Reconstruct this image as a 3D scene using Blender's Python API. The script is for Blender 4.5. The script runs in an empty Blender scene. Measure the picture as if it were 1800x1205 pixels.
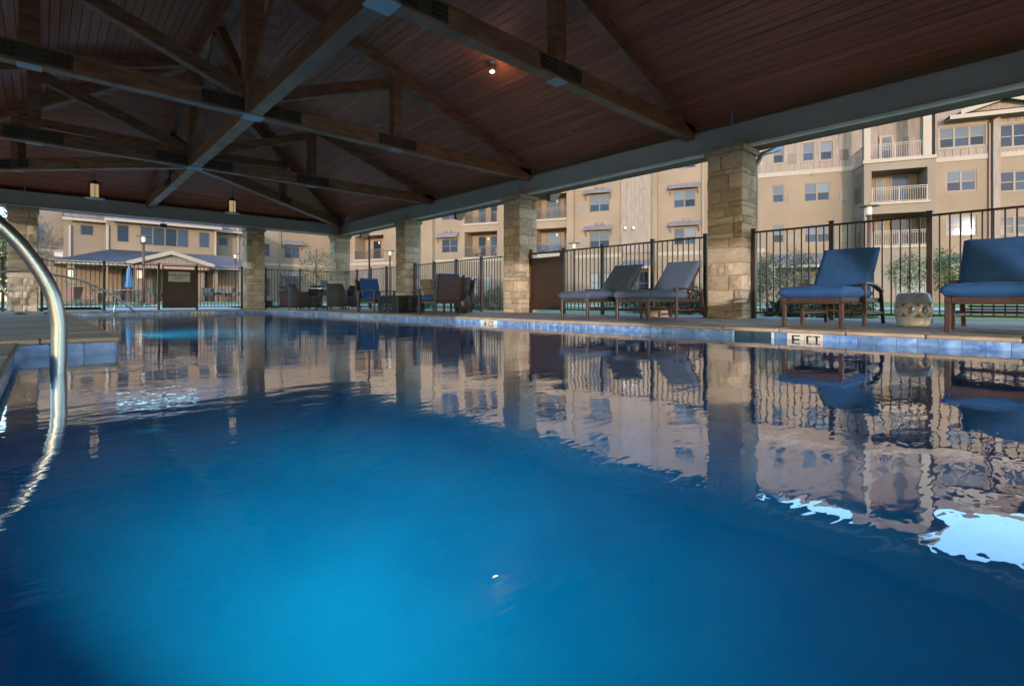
import bpy, bmesh, math, random
from mathutils import Vector, Matrix, noise
random.seed(7)
R = math.radians
scene = bpy.context.scene
COL = scene.collection

# ---------------------------------------------------------------- camera, sky, sun, exposure
FPX, CY, YAW, EYE = 882.87, 528.76, R(43.015), 0.30
cam_d = bpy.data.cameras.new('camera'); cam = bpy.data.objects.new('camera', cam_d); COL.objects.link(cam)
cam_d.sensor_width = 36; cam_d.lens = FPX / 1800 * 36; cam_d.shift_y = (CY - 602.5) / 1800
cam_d.clip_start = 0.02; cam_d.clip_end = 2000
cam.location = (0, 0, EYE); cam.rotation_euler = (R(90), 0, -YAW)
scene.camera = cam
SUN_AZ, SUN_EL = 46.0, 5.3          # the way the light travels, degrees from +X towards +Y; height above the horizon
world = bpy.data.worlds.new('World'); scene.world = world; world.use_nodes = True
wn = world.node_tree; wn.nodes.clear()
sky = wn.nodes.new('ShaderNodeTexSky'); sky.sky_type = 'NISHITA'; sky.sun_disc = False
sky.sun_elevation = R(SUN_EL); sky.sun_rotation = R(270 - SUN_AZ); sky.air_density = 1.0; sky.dust_density = 0.4; sky.ozone_density = 2.6
bg = wn.nodes.new('ShaderNodeBackground'); bg.inputs['Strength'].default_value = 0.15
wo = wn.nodes.new('ShaderNodeOutputWorld')
wn.links.new(sky.outputs[0], bg.inputs[0]); wn.links.new(bg.outputs[0], wo.inputs[0])
sd = bpy.data.lights.new('sun', 'SUN'); sd.energy = 0.30; sd.angle = R(0.6); sd.color = (1.0, 0.86, 0.76)
so = bpy.data.objects.new('sun', sd); COL.objects.link(so)
dv = Vector((math.cos(R(SUN_AZ)) * math.cos(R(SUN_EL)), math.sin(R(SUN_AZ)) * math.cos(R(SUN_EL)), -math.sin(R(SUN_EL))))
so.rotation_euler = dv.to_track_quat('-Z', 'Y').to_euler(); so.location = (-20, -20, 20)
vs = scene.view_settings; vs.view_transform = 'Standard'; vs.look = 'None'; vs.exposure = 3.5; vs.gamma = 1; vs.use_curve_mapping = False
scene.cycles.max_bounces = 10; scene.cycles.diffuse_bounces = 5; scene.cycles.glossy_bounces = 5
scene.cycles.transparent_max_bounces = 12; scene.cycles.use_denoising = True
scene.cycles.sample_clamp_indirect = 8

# ---------------------------------------------------------------- picture-to-place helpers (rays of the real camera met with real planes)
S_, C_ = math.sin(YAW), math.cos(YAW)
def ray(px): t = (px - 900) / FPX; return S_ + C_ * t, C_ - S_ * t
def onX(px, py, X): a, b = ray(px); d = X / a; return b * d, EYE + (CY - py) / FPX * d
def onY(px, py, Y): a, b = ray(px); d = Y / b; return a * d, EYE + (CY - py) / FPX * d
def onZ(px, py, z): d = FPX * (EYE - z) / (py - CY); a, b = ray(px); return a * d, b * d
def atD(px, d): a, b = ray(px); return a * d, b * d

# ---------------------------------------------------------------- materials
def mat(name, col, rough=.6, metal=0., col2=None, nscale=6., bump=0., bscale=None, stretch=(1, 1, 1), detail=5,
        vary=0., spec=.5, coat=0., emit=None, estr=0., wave=None, sharp=(.35, .65), trans=0.):
    m = bpy.data.materials.new(name); m.use_nodes = True
    n = m.node_tree; b = n.nodes['Principled BSDF']
    b.inputs['Base Color'].default_value = (*col, 1); b.inputs['Roughness'].default_value = rough
    b.inputs['Metallic'].default_value = metal; b.inputs['Specular IOR Level'].default_value = spec
    b.inputs['Coat Weight'].default_value = coat; b.inputs['Coat Roughness'].default_value = .2
    if trans: b.inputs['Transmission Weight'].default_value = trans
    if emit: b.inputs['Emission Color'].default_value = (*emit, 1); b.inputs['Emission Strength'].default_value = estr
    out = None
    if col2 or bump or vary:
        tc = n.nodes.new('ShaderNodeTexCoord'); mp = n.nodes.new('ShaderNodeMapping'); mp.inputs['Scale'].default_value = stretch
        oi = n.nodes.new('ShaderNodeObjectInfo')
        ml = n.nodes.new('ShaderNodeMath'); ml.operation = 'MULTIPLY'; ml.inputs[1].default_value = 37.
        n.links.new(oi.outputs['Random'], ml.inputs[0])
        ad = n.nodes.new('ShaderNodeVectorMath'); ad.operation = 'ADD'
        n.links.new(tc.outputs['Object'], ad.inputs[0]); n.links.new(ml.outputs[0], ad.inputs[1])
        n.links.new(ad.outputs[0], mp.inputs['Vector'])
        nz = n.nodes.new('ShaderNodeTexNoise'); nz.inputs['Scale'].default_value = nscale; nz.inputs['Detail'].default_value = detail
        n.links.new(mp.outputs[0], nz.inputs['Vector'])
        fac = nz.outputs['Fac']
        if wave:
            wv = n.nodes.new('ShaderNodeTexWave'); wv.inputs['Scale'].default_value = wave[0]; wv.inputs['Distortion'].default_value = wave[1]
            wv.inputs['Detail'].default_value = 3; wv.inputs['Detail Scale'].default_value = 1.2; wv.bands_direction = 'Y'
            n.links.new(mp.outputs[0], wv.inputs['Vector'])
            mx = n.nodes.new('ShaderNodeMath'); mx.operation = 'MULTIPLY_ADD'; mx.inputs[1].default_value = .45
            n.links.new(wv.outputs['Fac'], mx.inputs[0]); 
            m2 = n.nodes.new('ShaderNodeMath'); m2.operation = 'MULTIPLY'; m2.inputs[1].default_value = .55
            n.links.new(fac, m2.inputs[0]); n.links.new(m2.outputs[0], mx.inputs[2]); fac = mx.outputs[0]
        src = None
        if col2:
            cr = n.nodes.new('ShaderNodeValToRGB'); cr.color_ramp.elements[0].position = sharp[0]; cr.color_ramp.elements[1].position = sharp[1]
            cr.color_ramp.elements[0].color = (*col, 1); cr.color_ramp.elements[1].color = (*col2, 1)
            n.links.new(fac, cr.inputs[0]); src = cr.outputs[0]
        if vary:
            hs = n.nodes.new('ShaderNodeHueSaturation')
            mr = n.nodes.new('ShaderNodeMapRange'); mr.inputs['To Min'].default_value = 1 - vary; mr.inputs['To Max'].default_value = 1 + vary
            n.links.new(oi.outputs['Random'], mr.inputs[0]); n.links.new(mr.outputs[0], hs.inputs['Value'])
            if src: n.links.new(src, hs.inputs['Color'])
            else: hs.inputs['Color'].default_value = (*col, 1)
            src = hs.outputs[0]
        if src: n.links.new(src, b.inputs['Base Color'])
        if bump:
            bp = n.nodes.new('ShaderNodeBump'); bp.inputs['Strength'].default_value = bump; bp.inputs['Distance'].default_value = .01
            if bscale:
                n2 = n.nodes.new('ShaderNodeTexNoise'); n2.inputs['Scale'].default_value = bscale; n2.inputs['Detail'].default_value = 6
                n.links.new(mp.outputs[0], n2.inputs['Vector']); n.links.new(n2.outputs['Fac'], bp.inputs['Height'])
            else: n.links.new(fac, bp.inputs['Height'])
            n.links.new(bp.outputs[0], b.inputs['Normal'])
    return m
M = {}
M['plank'] = mat('stained_plank', (.29, .086, .045), .42, col2=(.60, .205, .11), nscale=2.4, stretch=(16, .3, 16), bump=.35, vary=.16, spec=.4, sharp=(.25, .8), detail=7)
M['plankx'] = mat('stained_plank_end', (.29, .086, .045), .42, col2=(.60, .205, .11), nscale=2.4, stretch=(.3, 16, 16), bump=.35, vary=.16, spec=.4, sharp=(.25, .8), detail=7)
M['roofdeck'] = mat('roof_deck', (.012, .007, .005), .9)
M['timber'] = mat('dark_timber', (.19, .078, .038), .45, col2=(.36, .155, .078), nscale=2., stretch=(1.5, 1.5, 7), bump=.25, bscale=26, vary=.15)
M['joint'] = mat('joint_steel', (.085, .055, .038), .55, metal=.2, bump=.1, nscale=30)
M['black_steel'] = mat('black_steel', (.018, .018, .019), .5, metal=.3, bump=.1, nscale=40)
M['plate'] = mat('white_plate', (.42, .40, .39), .5)
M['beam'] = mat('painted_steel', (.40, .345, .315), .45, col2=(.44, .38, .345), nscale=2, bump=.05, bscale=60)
M['beam_lip'] = mat('flange_lip', (.92, .87, .82), .5, col2=(.86, .80, .76), nscale=5)  # much paler than the beam: light caught on the edge, put into the colour
M['soffit'] = mat('soffit_board', (.27, .155, .115), .6, col2=(.19, .11, .085), nscale=3, stretch=(8, .6, 1), bump=.2)
M['stone'] = mat('limestone', (.35, .29, .23), .9, col2=(.50, .43, .345), nscale=3.5, bump=.9, bscale=18, vary=.28, detail=8, sharp=(.2, .85))
M['mortar'] = mat('mortar', (.30, .25, .19), .95, bump=.5, nscale=30, col2=(.22, .18, .135))
M['cap'] = mat('cast_cap', (.44, .37, .28), .85, col2=(.33, .27, .2), nscale=7, bump=.4, bscale=40)
M['deck'] = mat('deck_paving', (.30, .25, .21), .85, col2=(.40, .34, .29), nscale=1.3, detail=9, bump=.35, bscale=45)
M['coping'] = mat('coping_stone', (.33, .255, .19), .85, col2=(.46, .37, .29), nscale=5, detail=9, bump=.6, bscale=30, vary=.12)
M['tile'] = mat('blue_tile', (.03, .12, .40), .22, col2=(.27, .43, .78), nscale=12, detail=9, bump=.1, vary=.2, sharp=(.3, .72))
M['marker'] = mat('marker_tile', (.66, .62, .58), .3, vary=.05)
M['ink'] = mat('black_glaze', (.012, .014, .02), .3)
M['plaster'] = mat('pool_plaster', (.42, .68, .80), .8, col2=(.64, .85, .92), nscale=1.5, detail=9, bump=.25, bscale=30)
M['drainw'] = mat('white_plastic', (.9, .9, .9), .4)
M['grate'] = mat('dark_plastic', (.02, .05, .08), .6)
M['chrome'] = mat('brushed_stainless', (.43, .45, .48), .3, metal=1, bump=.06, nscale=3, stretch=(1, 1, 60))
M['fence'] = mat('bronze_black_powdercoat', (.036, .017, .012), .45, metal=.1, bump=.05, nscale=60)
M['gate'] = mat('gate_mesh_panel', (.026, .013, .010), .5, col2=(.04, .018, .013), nscale=1.5, bump=.3, bscale=90)
M['sign'] = mat('grey_sign', (.42, .44, .44), .5)
M['wood'] = mat('stained_lounger_wood', (.034, .014, .010), .45, col2=(.062, .026, .018), nscale=3, stretch=(1, 12, 12), bump=.2)
M['darkwood'] = mat('dark_stained_wood', (.035, .016, .011), .45, col2=(.07, .032, .02), nscale=3, stretch=(8, 8, 2), bump=.2)
M['cushA'] = mat('grey_blue_fabric', (.06, .092, .17), .95, col2=(.078, .115, .205), nscale=60, bump=.25, bscale=220)
M['cushB'] = mat('blue_fabric', (.012, .066, .215), .95, col2=(.018, .086, .26), nscale=60, bump=.25, bscale=220)
M['taupe'] = mat('taupe_fabric', (.26, .2, .165), .95, bump=.2, nscale=100)
M['white_fab'] = mat('pale_fabric', (.50, .53, .58), .95, bump=.2, nscale=100)
M['wicker'] = mat('grey_wicker', (.035, .037, .042), .7, col2=(.06, .062, .068), nscale=60, bump=.9, bscale=120)
M['ceramic'] = mat('glazed_ceramic', (.60, .56, .55), .35, col2=(.72, .69, .67), nscale=8, coat=.15)
M['darkpot'] = mat('dark_glazed', (.035, .03, .03), .35, bump=.3, nscale=20)
M['stucco'] = mat('tan_stucco', (.155, .11, .074), .92, col2=(.19, .136, .093), nscale=.35, detail=9, bump=.35, bscale=40)
M['stucco2'] = mat('grey_stucco', (.14, .104, .076), .92, col2=(.17, .13, .096), nscale=.35, detail=9, bump=.35, bscale=40)
M['trim'] = mat('cream_trim', (.25, .20, .16), .8, bump=.1, nscale=30)
M['siding'] = mat('pinkish_siding', (.15, .112, .09), .8, col2=(.21, .16, .13), nscale=2, stretch=(6, 6, .5), bump=.2)
M['glass'] = mat('window_glass', (.022, .032, .055), .06, spec=.08, vary=.5)
M['glassb'] = mat('sky_window_glass', (.085, .098, .12), .06, spec=.08, vary=.35)  # paler base colour carries the sky reflected in the panes
def reflective(m, f):
    n = m.node_tree; b = n.nodes['Principled BSDF']; o = n.nodes['Material Output']
    g = n.nodes.new('ShaderNodeBsdfGlossy'); g.inputs['Roughness'].default_value = .02; g.inputs['Color'].default_value = (.9, .93, 1, 1)
    mx = n.nodes.new('ShaderNodeMixShader'); mx.inputs[0].default_value = f
    n.links.new(b.outputs[0], mx.inputs[1]); n.links.new(g.outputs[0], mx.inputs[2]); n.links.new(mx.outputs[0], o.inputs['Surface'])
M['frame'] = mat('brown_window_frame', (.10, .065, .05), .5)
M['blind'] = mat('window_blind', (.17, .18, .165), .8)
M['metalroof'] = mat('standing_seam_metal', (.135, .112, .118), .75, col2=(.165, .138, .145), nscale=1, spec=.12)
M['shingle'] = mat('grey_shingle', (.085, .08, .085), .9, col2=(.13, .12, .125), nscale=9, bump=.6, bscale=30)
M['rail'] = mat('beige_rail', (.22, .17, .135), .6)
M['darkrail'] = mat('bronze_rail', (.09, .06, .045), .5)
M['louver'] = mat('beige_louver', (.17, .135, .105), .7)
M['pole'] = mat('rust_brown_pole', (.075, .028, .018), .5)
M['lampglass'] = mat('frosted_lamp', (.42, .38, .32), .4, emit=(1, .8, .55), estr=.02)
M['lantern'] = mat('lantern_glass', (.5, .40, .26), .5, emit=(1, .66, .34), estr=.035)
M['poollens'] = mat('pool_lens', (.8, .9, 1), .3, emit=(.8, .95, 1), estr=1.)  # glowing lens of the added underwater fill lights
M['bulb'] = mat('lit_bulb', (1, .8, .6), .4, emit=(1, .62, .33), estr=.9)
M['white'] = mat('white_enamel', (.5, .49, .47), .4)
M['grass'] = mat('lawn', (.14, .17, .045), .95, col2=(.21, .24, .07), nscale=3, detail=9, bump=1., bscale=60)
M['mulch'] = mat('mulch', (.05, .032, .022), .95, col2=(.11, .07, .05), nscale=14, detail=9, bump=1., bscale=50)
M['concrete'] = mat('patio_concrete', (.42, .38, .34), .9, col2=(.48, .44, .40), nscale=1.5, bump=.2, bscale=40)
M['planter'] = mat('brown_planter', (.12, .055, .045), .6, bump=.2, nscale=10)
M['leafA'] = mat('olive_leaf', (.055, .075, .03), .7, col2=(.12, .13, .06), nscale=2.2)
M['leafB'] = mat('green_leaf', (.03, .06, .018), .65, col2=(.07, .12, .03), nscale=3)
M['leafC'] = mat('blue_green_leaf', (.05, .09, .075), .6, col2=(.10, .15, .12), nscale=5)
M['bark'] = mat('bark', (.09, .065, .045), .95, bump=.8, nscale=20)
M['umbrella'] = mat('blue_canvas', (.06, .17, .30), .9)
M['gutter'] = mat('gutter_metal', (.28, .30, .33), .35, metal=.4)
M['chrometop'] = mat('table_glass', (.15, .17, .18), .08, spec=1)
M['leafdark'] = mat('drain_leaf', (.03, .02, .01), .9)
# water: Fresnel mirror over clear water, the blue comes from the water body's absorption
def water_mat():
    m = bpy.data.materials.new('pool_water'); m.use_nodes = True; n = m.node_tree; n.nodes.clear()
    o = n.nodes.new('ShaderNodeOutputMaterial'); g = n.nodes.new('ShaderNodeBsdfGlossy'); g.inputs['Roughness'].default_value = 0.0; rf = n.nodes.new('ShaderNodeBsdfRefraction'); rf.inputs['IOR'].default_value = 1.333; rf.inputs['Roughness'].default_value = 0.
    fr = n.nodes.new('ShaderNodeFresnel'); fr.inputs['IOR'].default_value = 1.333; gn = n.nodes.new('ShaderNodeMath'); gn.operation = 'MULTIPLY'; gn.inputs[1].default_value = 2.3; cl = n.nodes.new('ShaderNodeMath'); cl.operation = 'MINIMUM'; cl.inputs[1].default_value = .84
    n.links.new(fr.outputs[0], gn.inputs[0]); n.links.new(gn.outputs[0], cl.inputs[0]); mx = n.nodes.new('ShaderNodeMixShader'); n.links.new(cl.outputs[0], mx.inputs[0]); n.links.new(rf.outputs[0], mx.inputs[1]); n.links.new(g.outputs[0], mx.inputs[2])
    tc = n.nodes.new('ShaderNodeTexCoord')
    def layer(scale, strc, det, st):
        mp = n.nodes.new('ShaderNodeMapping'); mp.inputs['Scale'].default_value = strc; mp.inputs['Rotation'].default_value = (0, 0, YAW)
        nz = n.nodes.new('ShaderNodeTexNoise'); nz.inputs['Scale'].default_value = scale; nz.inputs['Detail'].default_value = det; nz.inputs['Distortion'].default_value = .5
        n.links.new(tc.outputs['Object'], mp.inputs[0]); n.links.new(mp.outputs[0], nz.inputs['Vector'])
        ml = n.nodes.new('ShaderNodeMath'); ml.operation = 'MULTIPLY'; ml.inputs[1].default_value = st; n.links.new(nz.outputs['Fac'], ml.inputs[0]); return ml.outputs[0]
    a = layer(1.7, (.8, 1.4, 1), 1.0, .26); b = layer(8., (.7, 1.5, 1), 2, .06); c = layer(.4, (1, 1, 1), 1, .4); e = layer(24., (.6, 1.6, 1), 1, .02)
    s3 = n.nodes.new('ShaderNodeMath'); n.links.new(e, s3.inputs[0]); n.links.new(c, s3.inputs[1]); c = s3.outputs[0]
    s1 = n.nodes.new('ShaderNodeMath'); n.links.new(a, s1.inputs[0]); n.links.new(b, s1.inputs[1])
    s2 = n.nodes.new('ShaderNodeMath'); n.links.new(s1.outputs[0], s2.inputs[0]); n.links.new(c, s2.inputs[1])
    bp = n.nodes.new('ShaderNodeBump'); bp.inputs['Strength'].default_value = 1.; bp.inputs['Distance'].default_value = WAVE * .9
    n.links.new(s2.outputs[0], bp.inputs['Height']); n.links.new(bp.outputs[0], g.inputs['Normal']); n.links.new(bp.outputs[0], rf.inputs['Normal']); n.links.new(bp.outputs[0], fr.inputs['Normal'])
    n.links.new(mx.outputs[0], o.inputs['Surface'])
    va = n.nodes.new('ShaderNodeVolumeAbsorption'); va.inputs[0].default_value = (.0, .865, .957, 1); va.inputs['Density'].default_value = 1.55
    n.links.new(va.outputs[0], o.inputs['Volume'])
    return m
WAVE = .014
POOLW = 2.9
M['water'] = water_mat()

# ---------------------------------------------------------------- building helpers
def wloc(o):
    v = Vector((0, 0, 0))
    while o: v += o.location; o = o.parent
    return v
def thing(name, label, cat, loc=(0, 0, 0), rz=0, group=None):
    o = bpy.data.objects.new(name, None); COL.objects.link(o); o.empty_display_size = .1
    o.location = loc; o.rotation_euler = (0, 0, rz); o['label'] = label; o['category'] = cat
    if group: o['group'] = group
    return o
def tag(o, label, cat, group=None):
    o['label'] = label; o['category'] = cat
    if group: o['group'] = group
    return o
def link_mesh(name, me, parent=None, loc=(0, 0, 0), rz=0, scale=None):
    o = bpy.data.objects.new(name, me); COL.objects.link(o); o.parent = parent; o.location = loc; o.rotation_euler = (0, 0, rz)
    if scale: o.scale = scale
    return o
def copy_tree(o, parent=None):
    c = o.copy(); COL.objects.link(c); c.parent = parent
    for ch in list(o.children): copy_tree(ch, c)
    return c
class MB:
    def __init__(s): s.v = []; s.f = []
    def quad(s, *p):
        k = len(s.v); s.v += [Vector(q) for q in p]; s.f.append(tuple(range(k, k + len(p)))); return s
    def hexa(s, p):  # 8 points: bottom 4 ccw, top 4 ccw
        k = len(s.v); s.v += [Vector(q) for q in p]
        for f in ((3, 2, 1, 0), (4, 5, 6, 7), (0, 1, 5, 4), (1, 2, 6, 5), (2, 3, 7, 6), (3, 0, 4, 7)): s.f.append(tuple(k + i for i in f))
        return s
    def box(s, x0, x1, y0, y1, z0, z1):
        return s.hexa([(x0, y0, z0), (x1, y0, z0), (x1, y1, z0), (x0, y1, z0), (x0, y0, z1), (x1, y0, z1), (x1, y1, z1), (x0, y1, z1)])
    def bar(s, a, b, w, h, up=(0, 0, 1)):   # a-b on the axis, w across, h along up
        a, b = Vector(a), Vector(b); d = (b - a).normalized(); x = d.cross(Vector(up))
        if x.length < 1e-4: x = d.cross(Vector((0, 1, 0)))
        x.normalize(); u = x.cross(d).normalized(); x *= w / 2; u *= h / 2
        return s.hexa([a - x - u, a + x - u, b + x - u, b - x - u, a - x + u, a + x + u, b + x + u, b - x + u])
    def tube(s, pts, r, n=8, caps=True):
        pts = [Vector(p) for p in pts]; rr = r if isinstance(r, (list, tuple)) else [r] * len(pts); k0 = len(s.v)
        prev = None
        for i, p in enumerate(pts):
            d = (pts[min(i + 1, len(pts) - 1)] - pts[max(i - 1, 0)]).normalized()
            if prev is None: x = d.orthogonal().normalized()
            else: x = (prev - d * prev.dot(d)).normalized()
            prev = x; y = d.cross(x)
            for j in range(n):
                a = 2 * math.pi * j / n; s.v.append(p + (x * math.cos(a) + y * math.sin(a)) * rr[i])
        for i in range(len(pts) - 1):
            for j in range(n):
                s.f.append((k0 + i * n + j, k0 + i * n + (j + 1) % n, k0 + (i + 1) * n + (j + 1) % n, k0 + (i + 1) * n + j))
        if caps:
            s.f.append(tuple(k0 + j for j in reversed(range(n)))); s.f.append(tuple(k0 + (len(pts) - 1) * n + j for j in range(n)))
        return s
    def lathe(s, prof, c=(0, 0, 0), n=20):  # prof: (r, z)
        k0 = len(s.v)
        for r, z in prof:
            for j in range(n):
                a = 2 * math.pi * j / n; s.v.append(Vector((c[0] + r * math.cos(a), c[1] + r * math.sin(a), c[2] + z)))
        for i in range(len(prof) - 1):
            for j in range(n): s.f.append((k0 + i * n + j, k0 + i * n + (j + 1) % n, k0 + (i + 1) * n + (j + 1) % n, k0 + (i + 1) * n + j))
        s.f.append(tuple(k0 + j for j in reversed(range(n)))); s.f.append(tuple(k0 + (len(prof) - 1) * n + j for j in range(n)))
        return s
    def mesh(s, name, m, bevel=0., smooth=False, off=(0, 0, 0), sub=0):
        o3 = Vector(off); me = bpy.data.meshes.new(name); me.from_pydata([tuple(v - o3) for v in s.v], [], s.f); me.update()
        if bevel:
            b = bmesh.new(); b.from_mesh(me); bmesh.ops.bevel(b, geom=[e for e in b.edges if len(e.link_faces) == 2 and e.calc_face_angle(0) > .5], offset=bevel, segments=1 if not smooth else 2, profile=.5, affect='EDGES')
            b.to_mesh(me); b.free()
        me.materials.append(M[m] if isinstance(m, str) else m)
        if smooth: me.shade_smooth()
        return me
    def build(s, name, m, parent=None, bevel=0., smooth=False, local=False, kind=None):
        off = (0, 0, 0) if (local or parent is None) else wloc(parent)
        o = link_mesh(name, s.mesh(name, m, bevel, smooth, off), parent)
        if kind: o['kind'] = kind
        return o
def struct(name, mb, m, **k):
    o = mb.build(name, m, **k); o['kind'] = 'structure'; return o
def cushion(name, m, lx, ly, h, parent, loc=(0, 0, 0), rot=(0, 0, 0), puff=.02, seed=0, n=10, kind_sag=0.):
    """a stuffed cushion: rounded box, bulging in the middle, a little wrinkled, with a seam edge"""
    b = bmesh.new(); nx = max(6, int(lx / .035)); ny = max(6, int(ly / .035))
    me = bpy.data.meshes.new(name); V = []; F = []
    def ring(sgn):
        g = []
        for i in range(nx + 1):
            row = []
            for j in range(ny + 1):
                u, v = i / nx, j / ny; eu = min(u, 1 - u) * lx; ev = min(v, 1 - v) * ly
                e = min(eu, ev); rr = h * .5; k = 1 if e > rr else math.sqrt(max(0, 1 - (1 - e / rr) ** 2))
                bulge = puff * math.sin(math.pi * u) * math.sin(math.pi * v)
                z = sgn * (h / 2 * (.25 + .75 * k) + bulge * (1 if sgn > 0 else .4))
                z += .007 * noise.noise(Vector((u * 7 + seed, v * 7, sgn * 3 + seed))) + .006 * noise.noise(Vector((u * 22 * lx + seed, v * 5, seed))) * (1 - min(1, e / .15))
                V.append(((u - .5) * lx, (v - .5) * ly, z)); row.append(len(V) - 1)
            g.append(row)
        return g
    top, bot = ring(1), ring(-1)
    for g, fl in ((top, 0), (bot, 1)):
        for i in range(nx):
            for j in range(ny):
                q = (g[i][j], g[i + 1][j], g[i + 1][j + 1], g[i][j + 1]); F.append(q if not fl else q[::-1])
    per = [(i, 0) for i in range(nx)] + [(nx, j) for j in range(ny)] + [(i, ny) for i in range(nx, 0, -1)] + [(0, j) for j in range(ny, 0, -1)]
    for k in range(len(per)):
        a, c = per[k], per[(k + 1) % len(per)]
        F.append((bot[a[0]][a[1]], bot[c[0]][c[1]], top[c[0]][c[1]], top[a[0]][a[1]]))
    b.free(); me.from_pydata(V, [], F); me.update(); me.materials.append(M[m]); me.shade_smooth()
    o = link_mesh(name, me, parent, loc); o.rotation_euler = rot; return o
def text_obj(name, s, size, m, parent, mat4, thick=.002):
    c = bpy.data.curves.new(name, 'FONT'); c.body = s; c.size = size; c.align_x = 'CENTER'; c.align_y = 'CENTER'; c.extrude = thick; c.space_line = .9
    t = bpy.data.objects.new(name, c); COL.objects.link(t); bpy.context.view_layer.update()
    me = bpy.data.meshes.new_from_object(t.evaluated_get(bpy.context.evaluated_depsgraph_get())); bpy.data.objects.remove(t)
    me.transform(mat4); me.materials.clear(); me.materials.append(M[m]); o = link_mesh(name, me, parent); return o
UNIT = MB().box(-.5, .5, -.5, .5, 0, 1)

# ================================================================ GROUND, DECK, POOL
ZW, ZC = -.108, -.04                      # water level, underside of the coping
PX0, PX1, PY0, PY1 = -.16, 5.82, -6.0, 18.3
LX, LY0, LY1 = .42, 5.07, 15.4              # the raised block of deck on the left
XI, YI = 8.65, 19.9                          # inner faces of the column rows
def ground_z(x, y):
    d = max(0, max(x - 11, y - 22, -9 - x, -14 - y)); return -.10 + .33 * min(1, d / 14) ** 1.2
g = MB(); xs = [-700, -300, -120, -60, -40, -30, -22, -15, -9, -5] + [-1 + i * 3 for i in range(20)] + [62, 80, 130, 300, 800]
ys = [-700, -300, -120, -60, -35, -20, -14, -8] + [-2 + i * 3 for i in range(22)] + [70, 90, 130, 300, 900]
vi = {}
for i, x in enumerate(xs):
    for j, y in enumerate(ys): vi[i, j] = len(g.v); g.v.append(Vector((x, y, ground_z(x, y) if not (-8 < x < 10 and -12 < y < 21) else -2.6)))
for i in range(len(xs) - 1):
    for j in range(len(ys) - 1): g.f.append((vi[i, j], vi[i + 1, j], vi[i + 1, j + 1], vi[i, j + 1]))
struct('lawn_ground', g, 'grass', smooth=True)
# the pool hall deck: slabs round the pool, butted end to end
DX0, DX1, DY0, DY1 = -8.0, 10.15, -12.0, 21.15
CW = .32
d = MB()
d.box(PX1 + CW, DX1, DY0, DY1, -.6, 0); d.box(DX0, PX1 + CW, PY1 + CW, DY1, -.6, 0)
d.box(DX0, PX1 + CW, DY0, PY0 - CW, -.6, 0); d.box(DX0, PX0 - CW, PY0 - CW, LY0, -.6, 0)
d.box(DX0, PX0 - CW, LY0 + CW, PY1 + CW, -.6, 0.002); d.box(DX0, PX0 - CW, LY0, LY0 + CW, -.6, .001); d.box(PX0 - CW, LX - CW, LY0 + CW, LY1 - CW, -.6, .002)
struct('pool_deck', d, 'deck')
def coping_run(x0, x1, y0, y1, zt=0., zb=ZC, along='y', n=1, mine=None):
    for k in range(n):
        a, b = k / n, (k + 1) / n; gp = .0015
        if along == 'y': X0, X1, Y0, Y1 = x0, x1, y0 + (y1 - y0) * a + gp, y0 + (y1 - y0) * b - gp
        else: X0, X1, Y0, Y1 = x0 + (x1 - x0) * a + gp, x0 + (x1 - x0) * b - gp, y0, y1
        zj = random.uniform(-.0015, .0015)
        o = link_mesh('coping_stone', MB().box(X0, X1, Y0, Y1, zb, zt + zj).mesh('coping_stone', 'coping', bevel=.012, off=(X0, Y0, 0)), COPING, (X0, Y0, 0))
COPING = bpy.data.objects.new('pool_coping', None); COL.objects.link(COPING); COPING['kind'] = 'structure'
coping_run(PX1 - .03, PX1 + CW, PY0, PY1 + CW, n=40)
coping_run(.02, PX1 - .03, PY1 - .03, PY1 + CW, along='x', n=10)
coping_run(PX0 - CW, PX0 + .03, PY0, LY0 - .03, n=18)
coping_run(PX0 - CW, LX + .03, LY0 - .03, LY0 + CW, .014, -.022, along='x', n=2)
coping_run(LX - CW, LX + .03, LY0 + CW, LY1 - CW, .014, -.022, n=17)
coping_run(-.4, LX + .03, LY1 - CW, LY1 + .03, along='x', n=1)
coping_run(-.3, .02, LY1 + .03, PY1 + CW, n=5)
coping_run(PX0 - CW, PX1 + CW, PY0 - CW, PY0, along='x', n=11)
# deck base fill below coping, pool basin
def zfl(x, y):   # floor: shallow at the far end and by the left side, deeper towards the near right
    s = max(0, min(1, (13 - y) / 13)); return -1.05 - .75 * s
w = MB()
outl = [(PX0, PY0), (PX1, PY0), (PX1, PY1), (0.02, PY1), (0.02, LY1), (LX, LY1), (LX, LY0), (PX0, LY0)]
for k in range(len(outl)):
    a, b = outl[k], outl[(k + 1) % len(outl)]
    w.quad((a[0], a[1], -2.2), (b[0], b[1], -2.2), (b[0], b[1], ZC), (a[0], a[1], ZC))
struct('pool_wall', w, 'plaster')
fl = MB(); nx, ny = 12, 40
for i in range(nx):
    for j in range(ny):
        X0, X1 = PX0 - .05 + (PX1 + .1 - PX0) * i / nx, PX0 - .05 + (PX1 + .1 - PX0) * (i + 1) / nx; Y0, Y1 = PY0 + (PY1 - PY0) * j / ny, PY0 + (PY1 - PY0) * (j + 1) / ny
        fl.quad((X0, Y0, zfl(X0, Y0)), (X1, Y0, zfl(X1, Y0)), (X1, Y1, zfl(X1, Y1)), (X0, Y1, zfl(X0, Y1)))
b = MB(); b.v = fl.v; b.f = fl.f
struct('pool_floor', b, 'plaster')
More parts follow.
